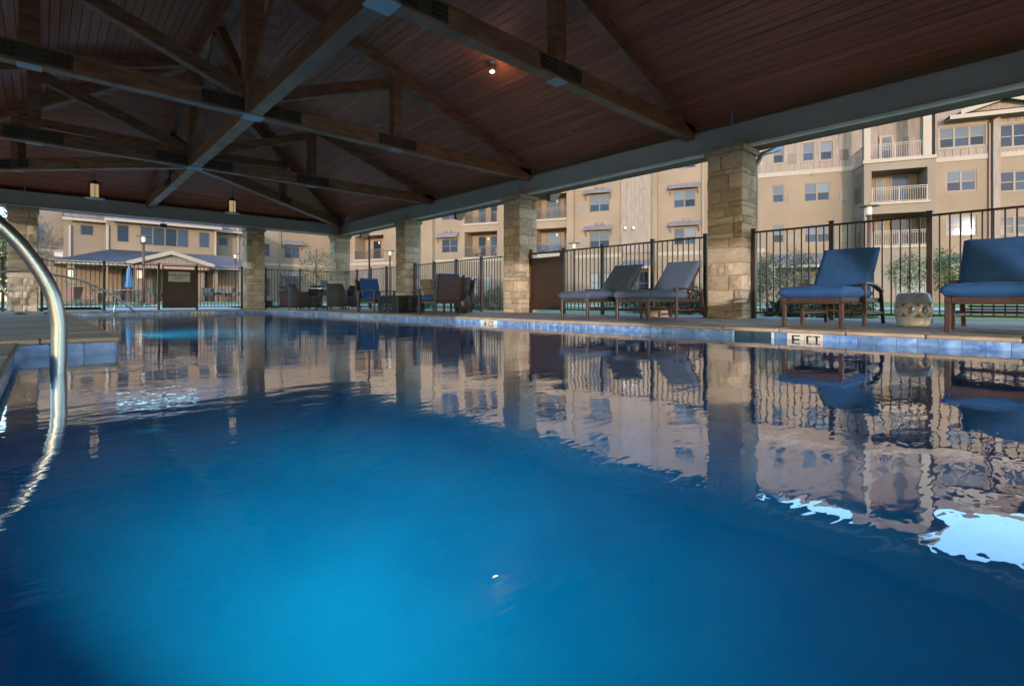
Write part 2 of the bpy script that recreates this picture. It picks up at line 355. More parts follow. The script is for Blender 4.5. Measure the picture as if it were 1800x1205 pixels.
# fill under the deck beside the basin, so no light leaks in
bf = MB(); bf.box(PX1 + .04, DX1, DY0, DY1, -2.5, -.61); bf.box(DX0, PX0 - .04, DY0, DY1, -2.5, -.61); bf.box(DX0, DX1, PY1 + .04, DY1 - .01, -2.49, -.62); bf.box(DX0, DX1, DY0 + .01, PY0 - .04, -2.49, -.62)
bf.box(PX1 + .01, PX1 + CW, PY0, PY1, -.6, ZC - .001); bf.box(.03, PX1, PY1 + .01, PY1 + CW, -.6, ZC - .001); bf.box(PX0 - CW, PX0 - .01, PY0, LY0, -.6, ZC - .001)
bf.box(PX0 - CW, LX - .01, LY0 + .01, LY1 - .01, -.6, -.0225 if False else -.045); bf.box(-.3, .015, LY1, PY1, -.6, ZC - .001)
struct('deck_footing', bf, 'mortar')
wt = MB()   # the water as one closed body

wl = [(PX0 - .02, PY0 - .02), (PX1 + .02, PY0 - .02), (PX1 + .02, PY1 + .02), (0., PY1 + .02), (0., LY1 - .02), (LX - .02, LY1 - .02), (LX - .02, LY0 + .02), (PX0 - .02, LY0 + .02)]
top = [(x, y, ZW) for x, y in wl]; bot = [(x, y, -2.15) for x, y in wl]; k = len(outl)
wt.v = [Vector(p) for p in top + bot]; wt.f = [tuple(range(k)), tuple(reversed(range(k, 2 * k)))] + [(i, k + i, k + (i + 1) % k, (i + 1) % k) for i in range(k)]
for i, (x, y) in enumerate(outl):
    c = Vector((3, 6, 0)); 
    e = .0
wo_ = struct('pool_water', wt, 'water')

# waterline tiles: each its own object
TW = .152
def tile_run(p0, p1, z0, z1, nrm, width=TW, skip=lambda s: False, name='tile', mt='tile'):
    p0, p1 = Vector((*p0, 0)), Vector((*p1, 0)); L = (p1 - p0).length; n = round(L / width); dr = (p1 - p0) / n
    ang = math.atan2(dr.y, dr.x); w_ = dr.length
    me = MB().box(.0015, w_ - .0015, -.006, .004, z0 + .001, z1 - .001).mesh('tile', mt, bevel=.0015)
    for k in range(n):
        s = (p0 + dr * (k + .5))
        if skip(s): continue
        p = p0 + dr * k + Vector((*nrm, 0)) * .004; link_mesh(name, me, TILES, p, ang)
TILES = bpy.data.objects.new('waterline_tiling', None); COL.objects.link(TILES); TILES['kind'] = 'structure'
sk0, sk1 = onX(1356, 590, PX1)[0], onX(1292, 590, PX1)[0]      # skimmer mouth
m0, m1 = onX(1447, 590, PX1)[0], onX(1384, 590, PX1)[0]        # right depth marker
f0, f1 = onX(870, 568, PX1)[0], onX(849, 568, PX1)[0]          # middle depth marker
def inr(y, *rs): return any(a < y < b for a, b in rs)
zt, zb = ZC, ZC - .152
tile_run((PX1, 9.2), (PX1, -1.0), zb, zt, (-1, 0), skip=lambda s: inr(s.y, (sk0, sk1), (m0, m1), (f0, f1)))
tile_run((PX1, PY1), (PX1, 9.2), zb, zt, (-1, 0))
g0, g1 = onY(336, 548, PY1)[0], onY(376, 548, PY1)[0]
tile_run((.02, PY1), (PX1, PY1), zb, zt, (0, -1), skip=lambda s: g0 < s.x < g1)
tile_run((PX0, LY0), (LX, LY0), -.022 - .17, -.022, (0, -1), width=.19)
tile_run((LX, LY1), (LX, LY0), -.022 - .17, -.022, (1, 0), width=.19) if False else tile_run((LX, LY0), (LX, LY1), -.192, -.022, (1, 0), width=.38)
tile_run((PX0, 3.0), (PX0, LY0), zb, zt, (1, 0), width=.19)
# depth markers: pale tiles with black figures; the lower halves stand in the water
def marker_y(y0, y1, strokes, lab):
    n = 2; ym = (y0 + y1) / 2; t = thing('depth_marker', lab, 'depth marker', (PX1 - .008, ym, ZC - .07))
    for a, b_ in ((y0, ym), (ym, y1)): MB().box(PX1 - .012, PX1 - .001, a + .0015, b_ - .0015, zb, zt).build('tile', 'marker', t, bevel=.001)
    L = MB()
    for (u0, u1, v0, v1) in strokes:   # u from the left as seen from the water (y falls), v from the top down, metres
        L.box(PX1 - .0138, PX1 - .0118, y1 - u1, y1 - u0, ZC - v1, ZC - v0)
    L.build('lettering', 'ink', t); return t
W2 = m1 - m0; q = W2 / .31
E_ = [(.085, .125, .016, .12), (.125, .205, .016, .032)]
F_ = [(.245, .33 * 1., .0, .0)]
# "5 FT": its lower half is under water and the water mirrors the upper half, so it reads E C I
st = [(.045 * q, .062 * q, .022, .066), (.062 * q, .115 * q, .022, .034), (.045 * q, .110 * q, .0585, .0725), (.097 * q, .115 * q, .072, .115), (.045 * q, .10 * q, .115, .127),
      (.172 * q, .188 * q, .022, .127), (.188 * q, .222 * q, .022, .034),
      (.230 * q, .288 * q, .022, .034), (.252 * q, .268 * q, .034, .127)]
marker_y(m0, m1, st, 'pale tile depth marker with large black characters, right of the skimmer mouth')
W3 = f1 - f0; r3 = W3 / .31
st = [(.075 * r3, .095 * r3, .022, .127), (.055 * r3, .075 * r3, .05, .09), (.165 * r3, .18 * r3, .022, .127), (.18 * r3, .225 * r3, .022, .034), (.225 * r3, .285 * r3, .022, .034), (.247 * r3, .262 * r3, .034, .127)]
marker_y(f0, f1, st, 'small pale tile depth marker below the stone column beside the brown gate')
t = thing('depth_marker', 'depth marker reading 3 FT 6 IN in the far pool wall', 'depth marker', ((g0 + g1) / 2, PY1 - .008, ZC - .07))
nm = 5
for k in range(nm): MB().box(g0 + (g1 - g0) * k / nm + .001, g0 + (g1 - g0) * (k + 1) / nm - .001, PY1 - .012, PY1 - .001, zb, zt).build('tile', 'marker', t)
text_obj('lettering', '3 FT 6 IN', .15, 'ink', t, Matrix.Translation((0, -.006, -.0)) @ Matrix.Rotation(R(90), 4, 'X'))
# skimmer mouth
t = thing('pool_skimmer', 'dark skimmer mouth cut in the blue waterline tiles', 'skimmer', (PX1, (sk0 + sk1) / 2, ZC - .07))
MB().box(PX1 - .012, PX1 - .001, sk0, sk1, zb, zt).build('back_panel', 'grate', t)
MB().box(PX1 - .02, PX1 - .012, (sk0 + sk1) / 2 - .01, (sk0 + sk1) / 2 + .01, zb, zt - .002).build('divider', 'ink', t)
MB().box(PX1 - .018, PX1 - .013, sk0 + .03, (sk0 + sk1) / 2 - .02, zb, ZC - .035).build('weir_flap', 'grate', t)

# stainless rails
def rail(name, lab, pts, r, extra=()):
    t = thing(name, lab, 'handrail', (pts[-1][0], pts[-1][1], 0))
    P = []   # smooth the path (Catmull-Rom)
    V = [Vector(p) for p in pts]; V = [V[0] * 2 - V[1]] + V + [V[-1] * 2 - V[-2]]
    for i in range(1, len(V) - 2):
        for k in range(8):
            u = k / 8; a, b_, c, d_ = V[i - 1], V[i], V[i + 1], V[i + 2]
            P.append(.5 * ((2 * b_) + (c - a) * u + (2 * a - 5 * b_ + 4 * c - d_) * u * u + (-a + 3 * b_ - 3 * c + d_) * u ** 3))
    P.append(V[-2]); MB().tube(P, r, 20).build('tube', 'chrome', t, smooth=True)
    for e in extra: e(t)
    return t
ry = 3.87
def rp(px, py): x, z = onY(px, py, ry); return (x, ry, z)
rail('pool_handrail', 'thick stainless steel grab rail rising out of the water in the left foreground',
     [(.058, ry, -.9), (.058, ry, -.3), rp(103, 640), rp(104, 600), rp(103, 565), rp(95, 525), rp(80, 492), rp(60, 461), rp(38, 433), rp(15, 409), rp(-15, 385), (-.32, ry, .80), (-.5, ry, .78), (-.66, ry, .55), (-.70, ry, .2), (-.70, ry, .0)], .0365)
ry2 = 18.15
def rp2(px, py, y=ry2): x, z = onY(px, py, y); return (x, y, z)
rail('pool_handrail', 'slim stainless handrail arching over the far pool edge by the exit gate',
     [rp2(236, 547), rp2(205, 523), rp2(170, 504), rp2(135, 491), rp2(95, 483), rp2(60, 478), rp2(25, 477), rp2(-10, 479), rp2(-60, 490), rp2(-80, 547)], .026,
     extra=[lambda t: MB().tube([rp2(205, 524), rp2(201, 540), (*rp2(199, 560)[:2], -.5)], .022, 8).build('support_leg', 'chrome', t, smooth=True)])
rail('pool_handrail', 'short stainless handrail curving down to the deck at the far left edge',
     [rp2(22, 547, 18.6), rp2(17, 530, 18.6), rp2(8, 512, 18.6), rp2(-4, 497, 18.6), rp2(-30, 484, 18.6), rp2(-70, 500, 18.6), rp2(-80, 547, 18.6)], .026)

t = thing('floor_drain', 'small round pale drain cover on the pool floor at the left', 'drain', (.45, 3.6, zfl(.45, 3.6)))
MB().lathe([(.085, .0), (.085, .012), (.075, .022), (.02, .026)], n=24).build('cover', 'drainw', t, local=True)
# added underwater lights: invented fill, their glow is what makes the water bright
for k, (x, y, e, rz) in enumerate(((PX0 + .03, 1.2, 1.85, 34), (LX + .03, 8.6, 2.6, 0), (LX + .03, 13.2, .5, 0))):
    t = thing('pool_light', ['lit underwater pool light in the left wall next to the thick grab rail', 'lit underwater pool light in the middle of the left deck wall', 'lit underwater pool light at the far end of the left deck wall'][k], 'pool light', (x, y, -.62), 0, 'underwater pool lights')
    ring = MB(); ring.tube([(-.02, 0, 0), (.012, 0, 0)], .13, 24); ring.build('housing', 'chrome', t, local=True)
    ln = MB(); ln.tube([(.013, 0, 0), (.02, 0, 0)], .10, 24); ln.build('lens', 'poollens', t, local=True)
    ld = bpy.data.lights.new('pool_lamp', 'AREA'); ld.shape = 'DISK'; ld.size = .2; ld.spread = R(145); ld.energy = POOLW * e; ld.color = (.85, .95, 1); 
    lo = bpy.data.objects.new('pool_lamp', ld); COL.objects.link(lo); lo.location = (x + .05, y, -.62); lo.rotation_euler = (R(90 + 11), 0, R(-90 + rz))

# ================================================================ STONE COLUMNS
ZCAP = 2.975
UN = []
for k in range(7):   # rough faced unit blocks (face towards +x, y and z spans 0..1)
    V = []; F = []; n = 4
    rnd = random.Random(k)
    for i in range(n + 1):
        for j in range(n + 1):
            e = min(i, n - i, j, n - j); x = (.0 if e == 0 else (.02 + rnd.uniform(-.012, .016)))
            V.append((x, i / n + (rnd.uniform(-.02, .02) if 0 < i < n else 0), j / n + (rnd.uniform(-.02, .02) if 0 < j < n else 0)))
    for i in range(n):
        for j in range(n): a = i * (n + 1) + j; F.append((a, a + n + 1, a + n + 2, a + 1))
    q = len(V); V += [(-.1, 0, 0), (-.1, 1, 0), (-.1, 1, 1), (-.1, 0, 1)]
    c = [0, n * (n + 1), (n + 1) ** 2 - 1, n]
    for i in range(4): F.append((c[i], c[(i + 1) % 4], q + (i + 1) % 4, q + i)[::-1])
    me = bpy.data.meshes.new('stone'); me.from_pydata(V, [], F); me.update(); me.materials.append(M['stone']); UN.append(me)
def column(x, y, label, W=.61, stones=True, seed=0, group='stone columns carrying the pavilion roof'):
    rnd = random.Random(seed * 13 + 5); t = thing('stone_column', label, 'column', (x + W / 2, y + W / 2, 0), 0, group); h = W / 2
    c = h - .02 if stones else h
    MB().box(-c + .0, c, -c, c, 0, ZCAP - .11).build('core', 'mortar' if stones else 'stone', t, local=True)
    if stones:
        z = .004
        while z < ZCAP - .15:
            ch = rnd.choice([.09, .13, .16, .19, .22, .26]); ch = min(ch, ZCAP - .11 - z)
            if ZCAP - .11 - z - ch < .06: ch = ZCAP - .11 - z
            for k in range(4):
                vis = True
                cut = rnd.choice([[0, 1], [0, .62, 1], [0, .4, 1], [0, .5, 1], [0, .3, .68, 1], [0, .75, 1]])
                for a, b_ in zip(cut, cut[1:]):
                    ya = -h + a * W; yb = -h + b_ * W; gy = .016
                    if (k % 2) ^ (int(z * 100) % 2 == 0): ya = max(ya, -h + .004); yb = min(yb, h - .004)
                    ang = k * math.pi / 2; pr = h + rnd.uniform(-.004, .006)
                    L = Vector((pr - .004, ya + gy / 2, z + .007)); L = Matrix.Rotation(ang, 3, 'Z') @ L
                    link_mesh('stone', rnd.choice(UN), t, L, ang, (.8 if True else 1, yb - ya - gy, ch - .014))
            z += ch
    o = .045; MB().hexa([(-h - o, -h - o, ZCAP - .11), (h + o, -h - o, ZCAP - .11), (h + o, h + o, ZCAP - .11), (-h - o, h + o, ZCAP - .11),
                       (-h - o + .01, -h - o + .01, ZCAP), (h + o - .01, -h - o + .01, ZCAP), (h + o - .01, h + o - .01, ZCAP), (-h - o + .01, h + o - .01, ZCAP)]).build('cap_stone', 'cap', t, local=True, bevel=.008)
    return t
CY_ = [3.56, 8.99, 14.40]
column(XI, CY_[0], 'nearest stone column, its lower face sunlit, between the lounge chairs', seed=1)
column(XI, CY_[1], 'stone column with small blocks beside the solid brown gate', seed=2)
column(XI, CY_[2], 'stone column standing behind the slatted coffee table and blue armchair', seed=3)
column(XI - .02, 19.66, 'corner stone column behind the grey wicker chairs', seed=4)
XB5, XB6 = onY(434, 500, YI)[0], onY(13, 500, YI)[0]
column(XB5, YI, 'dark shaded stone column right of the emergency exit gate', seed=5)
column(XB6, YI, 'stone column at the left edge behind the stainless grab rail', seed=6)
for (x, y) in ((XI, -1.9), (XI, -7.3), (-4.2, -7.3), (-4.2, -1.9), (-4.2, 3.56), (-4.2, 8.99), (-4.2, 14.4), (-4.2, 19.66), (-.74, -11.2), (5.45, -11.2), (XI, -11.2), (-4.2, -11.2)):
    column(x, y, 'stone column of the pavilion outside the picture', stones=False, group='columns outside the picture')

# ================================================================ PAVILION ROOF
XM, T3, TS, HW, SL, ZR = 2.52, 13.28, 4.32, 7.35, .345, 5.89      # centre line, far truss, spacing, half width, slope, ridge underside
NE = T3 - 4 * TS                                                     # near hip node
roof = thing('pavilion_roof', 'large hipped pavilion ceiling of dark stained tongue and groove planks', 'roof', (XM, 5, ZR))
PW = .136; n = int(HW / PW)
def plank(side, i):
    a0, a1 = i * PW + .005, (i + 1) * PW - .005
    z0, z1 = ZR - SL * a0, ZR - SL * a1; th = .02; dz = random.uniform(-.0012, .0012)
    if side in 'RL':
        s = 1 if side == 'R' else -1
        p = [(XM + s * a0, NE - a0, z0), (XM + s * a1, NE - a1, z1), (XM + s * a1, T3 + a1, z1), (XM + s * a0, T3 + a0, z0)]
    elif side == 'F': p = [(XM - a0, T3 + a0, z0), (XM + a0, T3 + a0, z0), (XM + a1, T3 + a1, z1), (XM - a1, T3 + a1, z1)]
    else: p = [(XM - a0, NE - a0, z0), (XM + a0, NE - a0, z0), (XM + a1, NE - a1, z1), (XM - a1, NE - a1, z1)]
    if side in 'LN': p = p[::-1]
    p = [(x, y, z + dz) for x, y, z in p]; q = [(x, y, z + th) for x, y, z in p]
    b = MB().hexa(p[:] + q)
    o = Vector((p[0][0], p[0][1], p[0][2]))
    link_mesh('plank', b.mesh('plank', 'plank' if side in 'RL' else 'plankx', off=o), roof, o - roof.location)
for sd_ in 'RLFN':
    for i in range(n): plank(sd_, i)
# roof deck above the planks
A = n * PW; zE = ZR - SL * A
rd = MB(); u = .021
C4 = [(XM - A, NE - A), (XM + A, NE - A), (XM + A, T3 + A), (XM - A, T3 + A)]
def slab(off, sgn):
    z = lambda a: ZR - SL * a + off
    pts = [(XM, NE, z(0)), (XM, T3, z(0))] + [(x, y, z(A)) for x, y in C4]
    fs = [(2, 3, 0), (3, 4, 1, 0), (4, 5, 1), (5, 2, 0, 1)]
    for f in fs: rd.quad(*[pts[i] for i in (f if sgn > 0 else f[::-1])])
slab(u, -1); rd.build('roof_underlay', 'roofdeck', roof); rd = MB(); slab(u + .004, -1); slab(u + .09, 1)
for k in range(4):
    a, b_ = C4[k], C4[(k + 1) % 4]; rd.quad((*a, zE + u), (*b_, zE + u), (*b_, zE + u + .09), (*a, zE + u + .09))
rd.build('roof_deck', 'metalroof', roof)
fa = MB()
for k in range(4):   # fascia and gutter
    a, b_ = Vector((*C4[k], zE + .0)), Vector((*C4[(k + 1) % 4], zE + .0)); fa.bar(a, b_, .03, .2)
fa.build('fascia', 'soffit', roof)
gt = MB()
for k in range(4):
    a, b_ = Vector((*C4[k], 0)), Vector((*C4[(k + 1) % 4], 0)); dr = (b_ - a).normalized(); nr = Vector((dr.y, -dr.x, 0))
    gt.bar(a + nr * .08 + Vector((0, 0, zE + .02)) , b_ + nr * .08 + Vector((0, 0, zE + .02)), .12, .11)
gt.build('gutter', 'gutter', roof)

# steel beams on the columns
BX0, BX1, BZ0, BZ1 = 8.95, 9.37, 2.985, 3.43
BY0 = 19.95
def steel_beam(lab, p0, p1, inner, ends=0.):   # p0-p1: line of the inner face; inner: unit vector to the pool
    t = thing('steel_beam', lab, 'beam', ((p0[0] + p1[0]) / 2, (p0[1] + p1[1]) / 2, BZ0), 0, 'steel edge beams of the pavilion')
    a, b_, i = Vector((*p0, 0)), Vector((*p1, 0)), Vector((*inner, 0)); z = lambda q: Vector((0, 0, q))
    W_ = .42
    MB().bar(a - i * .03 + z((BZ0 + BZ1) / 2), b_ - i * .03 + z((BZ0 + BZ1) / 2), .02, BZ1 - BZ0 - .03).build('web', 'beam', t)
    MB().bar(a - i * .06 + z(BZ1 - .008), b_ - i * .06 + z(BZ1 - .008), .12, .016).build('top_flange', 'beam', t)
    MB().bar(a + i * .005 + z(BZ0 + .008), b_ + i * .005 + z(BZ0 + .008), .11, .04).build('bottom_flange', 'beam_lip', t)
    MB().bar(a - i * (W_ / 2 + .026) + z(BZ0 + .015), b_ - i * (W_ / 2 + .026) + z(BZ0 + .015), W_ - .05, .03).build('soffit_board', 'soffit', t)
    MB().bar(a - i * (W_ - .02) + z((BZ0 + BZ1) / 2), b_ - i * (W_ - .02) + z((BZ0 + BZ1) / 2), .04, BZ1 - BZ0).build('outer_web', 'soffit', t)
    return t
steel_beam('long dark grey steel beam over the stone columns on the right side', (BX0, -10.9), (BX0, BY0 + .3), (-1, 0))
steel_beam('dark grey steel beam across the far end above the fence', (-3.91 - .3, BY0), (BX0 - .03, BY0), (0, -1))
steel_beam('steel beam of the pavilion left of the picture', (-3.91, -10.9), (-3.91, BY0 - .03), (1, 0))
steel_beam('steel beam of the pavilion behind the camera', (-3.9, -10.95), (BX0 - .03, -10.95), (0, 1))
# tie rods on the column heads
for k, (x, y) in enumerate([(BX0 - .035, CY_[0] + .28), (BX0 - .035, CY_[1] + .28), (BX0 - .035, CY_[2] + .28)]):
    zr = ZR - SL * (x - XM)
    tag(MB().tube([(x, y, 2.99), (x, y, zr - .02)], .011, 8).build('hanger_rod', 'beam'), ['thin steel rod rising from the nearest stone column to the ceiling', 'thin steel rod above the column beside the brown gate', 'thin steel rod above the column behind the coffee table'][k], 'rod', 'steel rods above the columns')
for k, x in enumerate([XB5 + .3, XB6 + .35]):
    tag(MB().tube([(x, BY0 - .035, 2.99), (x, BY0 - .035, ZR - SL * (BY0 - T3) - .02)], .011, 8).build('hanger_rod', 'beam'), ['thin steel rod above the column right of the exit gate', 'thin steel rod above the leftmost stone column'][k], 'rod', 'steel rods above the columns')
# eave brackets
for k, (px, py) in enumerate(((972, 345), (808, 380), (640, 405))):
    y, z = onX(px, py, 9.55); t = MB()
    t.hexa([(9.38, y - .06, 2.84), (9.62, y - .06, 2.84), (9.62, y + .06, 2.84), (9.38, y + .06, 2.84), (9.38, y - .06, 3.18), (9.86, y - .06, 3.18), (9.86, y + .06, 3.18), (9.38, y + .06, 3.18)])
    tag(t.build('eave_bracket', 'timber'), ['dark wedge shaped eave bracket just right of the column by the brown gate', 'dark eave bracket above the window with a grey awning', 'dark eave bracket next to the corner column'][k], 'bracket', 'eave brackets under the right eave')

# timber trusses
ZB, CD, CWD = 3.32, .27, .19
def plates(t, p, d, along, spread=.42):
    """bolted steel side plates at a joint (both faces) and the pale bottom plate"""
    d = Vector(d); nrm = Vector((-d.y, d.x, 0)); p = Vector(p)
    for s in (1, -1):
        b = MB(); c = p + nrm * s * (CWD / 2 + .006) + Vector((0, 0, CD * .5)); b.bar(c - d * spread, c + d * spread, .012, .2); b.build('joint_plate', 'joint', t)
        bb = MB()
        for i in range(-5, 6):
            if abs(i) < 2: continue
            for k in (-.06, 0, .06):
                q = c + d * (i * spread / 5.6) + Vector((0, 0, k)); bb.bar(q, q + nrm * s * .022, .022, .022)
        bb.build('bolts', 'black_steel', t, kind='stuff')
def bottom_plate(t, p, dx=.11, dy=.11):
    p = Vector(p); MB().box(p.x - dx, p.x + dx, p.y - dy, p.y + dy, ZB - .012, ZB - .002).build('bottom_plate', 'plate', t)
def truss(y, lab, full=True):
    t = thing('timber_truss', lab, 'truss', (XM, y, ZB), 0, 'timber trusses under the ceiling'); w2 = CWD / 2
    zc = ZB + CD / 2; xe = BX0 - XM - .02
    for s in (1, -1):
        MB().bar((XM + s * .1, y, zc), (XM + s * xe, y, zc), CWD, CD).build('bottom_chord', 'timber', t, bevel=.008)
        # rafter just under the planks
        r0 = (XM + s * (xe + .15), y, ZR - SL * (xe + .15) - .135); r1 = (XM + s * .12, y, ZR - SL * .12 - .135)
        MB().bar(r0, r1, CWD, .25).build('rafter', 'timber', t, bevel=.008)
        q = 2.65; MB().box(XM + s * q - .1, XM + s * q + .1, y - w2 + .004, y + w2 - .004, ZB + CD + .002, ZR - SL * q - .22).build('queen_post', 'timber', t, bevel=.008)
        MB().bar((XM + s * .2, y, ZB + CD + .12), (XM + s * (q - .06), y, ZR - SL * q - .34), CWD - .02, .2).build('strut', 'timber', t, bevel=.008)
        plates(t, (XM + s * q, y, ZB), (1, 0, 0), 'x'); bottom_plate(t, (XM + s * q, y, 0), .12, w2 + .01)
        plates(t, (XM + s * .45, y, ZB), (1, 0, 0), 'x', .3)
    MB().box(XM - .14, XM + .14, y - .13, y + .13, ZB - .0, ZR - .02).build('king_post', 'timber', t, bevel=.01)
    MB().box(XM - .15, XM + .15, y - .14, y + .14, ZB - .014, ZB - .002).build('bottom_plate', 'plate', t)
    return t
tl = {0: 'far truss with the pale cross shaped plate, where the hip timbers meet', 1: 'second truss, its chord crossing the middle left of the ceiling', 2: 'nearest truss in view, with the post right of the lit spotlight', 3: 'truss over the camera', 4: 'truss behind the camera'}
TY = [T3, T3 - TS, T3 - 2 * TS, T3 - 3 * TS - 1.0, T3 - 4 * TS]
for k in range(5): truss(TY[k], tl[k])
# spine beams between the trusses along the centre line
zc = ZB + CD / 2
def spine(y0, y1, lab, strut=True):
    t = thing('spine_timber', lab, 'timber beam', (XM, (y0 + y1) / 2, ZB), 0, 'centre line timbers')
    MB().bar((XM, y0 + .13, zc), (XM, y1 - .13, zc), .2, CD).build('bottom_chord', 'timber', t, bevel=.008)
    if strut:
        for a, b_ in ((y0 + .14, (y0 + y1) / 2), (y1 - .14, (y0 + y1) / 2)):
            MB().bar((XM, a, ZB + CD + .12), (XM, b_ + (.1 if a > b_ else -.1), ZR - .36), .16, .19).build('strut', 'timber', t, bevel=.006)
        MB().bar((XM, y0 + .13, ZR - .16), (XM, y1 - .13, ZR - .16), .16, .28).build('ridge_timber', 'timber', t, bevel=.006)
    return t
sl = ['centre timber running from the far truss to the second truss', 'pale edged centre timber sloping up the picture from the second to the nearest truss', 'centre timber above the camera', 'centre timber behind the camera']
for k in range(4): spine(TY[k + 1], TY[k], sl[k])
def hip_arm(p1, lab, z_at=None, grp='hip timbers at the far end'):
    """half truss from the far node to a point on the beam: chord, rafter, post, strut"""
    a, b_ = Vector((XM, T3, 0)), Vector((*p1, 0)); d = (b_ - a); L = d.length; d.normalize(); k = max(abs((b_ - a).x), abs((b_ - a).y)) / L
    t = thing('hip_timber', lab, 'timber beam', (XM, T3, ZB), 0, grp); z = lambda q: Vector((0, 0, q)); rz = lambda s: ZR - SL * k * s
    st = .19 if k > .95 else .27
    MB().bar(a + d * st + z(zc), b_ + z(zc), CWD, CD).build('bottom_chord', 'timber', t, bevel=.008)
    MB().bar(a + d * .2 + z(rz(.2) - .14), b_ + d * .2 + z(rz(L + .2) - .14), CWD - .02, .25).build('rafter', 'timber', t, bevel=.008)
    q = L * .46 if k < .95 else 2.7; p = a + d * q
    MB().bar(p + z(ZB + CD + .002), p + z(rz(q) - .22), .19, .19, up=(d.x, d.y, 0)).build('queen_post', 'timber', t, bevel=.008)
    MB().bar(a + d * .3 + z(ZB + CD + .12), p - d * .1 + z(rz(q) - .34), .17, .19).build('strut', 'timber', t, bevel=.008)
    plates(t, p + z(ZB), (d.x, d.y, 0), 'h', .35)
    nr = Vector((-d.y, d.x, 0))
    if k < .95: MB().bar(a + d * .16 + z(ZB - .008), a + d * .85 + z(ZB - .008), .09, .01).build('bottom_plate', 'plate', t)
    else: pass
    MB().bar(p - d * .1 + z(ZB - .007), p + d * .1 + z(ZB - .007), .2, .01).build('bottom_plate', 'plate', t)
    return t
hip_arm((BX0 - .03, BY0 - .03), 'diagonal hip timber running down to the far right corner column')
hip_arm((-3.88, BY0 - .03), 'diagonal hip timber running towards the left edge of the picture')
hip_arm((XM, BY0 - .03), 'centre hip timber running from the far truss down to the far steel beam')

# ceiling fixtures
def onroof(px, py):   # right slope
    a, b_ = ray(px); k = (CY - py) / FPX      # x=a d, z=.3+k d = ZR-SL(x-XM)
    d = (ZR + SL * XM - EYE) / (k + SL * a); return Vector((a * d, b_ * d, EYE + k * d))
for k, (px, py, lit) in enumerate(((866, 109, 1), (664, 219, 0), (1001, 232, 0))):
    p = onroof(px, py); lab = ['lit ceiling spotlight with a warm glowing bulb', 'unlit white spotlight above the second truss chord', 'tiny white fixture low on the right ceiling slope'][k]
    t = thing('ceiling_spotlight', lab, 'spotlight', p, 0, 'white ceiling spotlights'); s = 1 if k < 2 else .45
    MB().lathe([(.06 * s, 0), (.07 * s, -.012), (.02 * s, -.03)], n=16).build('rose', 'white', t, local=True, smooth=True)
    if k < 2:
        MB().tube([(0, 0, -.02), (-.02, -.01, -.10)], .01, 8).build('stem', 'white', t, local=True)
        MB().lathe([(.03, .05), (.048, -.03), (.05, -.05)], c=(-.03, -.02, -.14), n=14).build('lamp_head', 'white', t, local=True, smooth=True)
        MB().lathe([(.044, 0), (.04, -.014), (.01, -.022)], c=(-.03, -.02, -.193), n=14).build('bulb', 'bulb' if lit else 'white', t, local=True, smooth=True)
    if lit:
        ld = bpy.data.lights.new('spotlight_lamp', 'POINT'); ld.energy = .3; ld.color = (1, .68, .45); ld.shadow_soft_size = .04
        lo = bpy.data.objects.new('spotlight_lamp', ld); COL.objects.link(lo); lo.location = p + Vector((-.05, -.06, -.26))
def lantern(x, y, lab):
    t = thing('pendant_lantern', lab, 'lantern', (x, y, 2.9), 0, 'pendant lanterns at the far end'); zr = ZR - SL * (y - T3) - 2.9
    MB().lathe([(.03, -.012), (.20, -.004), (.205, .006), (.17, .012)], n=28).build('disc', 'white', t, local=True, smooth=True)
    MB().lathe([(.078, .02), (.082, .03), (.082, .36), (.075, .37)], n=20).build('glass_shade', 'lantern', t, local=True, smooth=True)
    MB().lathe([(.085, .36), (.06, .42), (.02, .45)], n=14).build('crown', 'black_steel', t, local=True)
    for a in (0, math.pi / 2):
        P = [(.125 * math.cos(th) * math.cos(a), .125 * math.cos(th) * math.sin(a), (.33 + .13 * math.sin(th))) for th in [math.pi * i / 14 for i in range(15)]]
        P = [(P[0][0], P[0][1], .005)] + P + [(P[-1][0], P[-1][1], .005)]
        MB().tube(P, .007, 6).build('hoop', 'black_steel', t, local=True, smooth=True)
    MB().tube([(0, 0, .44), (0, 0, zr - .02)], .006, 6).build('hanging_rod', 'black_steel', t, local=True)
lantern(.95, 16.55, 'left one of the two pendant lanterns with a pale disc under the glass')
lantern(4.1, 16.55, 'right one of the two pendant lanterns, just left of the dark stone column')
tag(MB().box(*([onY(281, 0, 20.4)[0], onY(293, 0, 20.4)[0]]), 20.36, 20.46, 2.79, 2.90).build('eave_speaker', 'black_steel'), 'small black box hanging under the far steel beam', 'speaker')
MB_ = MB().bar((onY(287, 0, 20.4)[0], 20.41, 2.9), (onY(287, 0, 20.4)[0], 20.41, 2.99), .02, .02)
MB_.build('bracket', 'black_steel', bpy.data.objects['eave_speaker'])
# downspouts
t = thing('downspout', 'grey downspout elbow coming out behind the nearest stone column', 'downspout', (9.33, 3.6, 2.9))
MB().tube([(10.0, 3.62, 3.3), (9.98, 3.5, 3.2), (9.9, 3.4, 3.1), (9.45, 3.44, 2.95), (9.33, 3.5, 2.9), (9.31, 3.6, 2.7), (9.31, 3.62, 0)], .045, 10).build('pipe', 'gutter', t, smooth=True)
t = thing('downspout', 'brown downspout pipe with a pale elbow outside the far corner column', 'downspout', (9.9, 19.3, 0))
MB().tube([(10.0, 20.2, 3.1), (9.95, 19.7, 3.06), (9.9, 19.35, 3.0)], .06, 8).build('elbow', 'trim', t, smooth=True)
MB().tube([(9.9, 19.3, 3.0), (9.9, 19.3, 0)], .04, 8).build('pipe', 'pole', t, smooth=True)

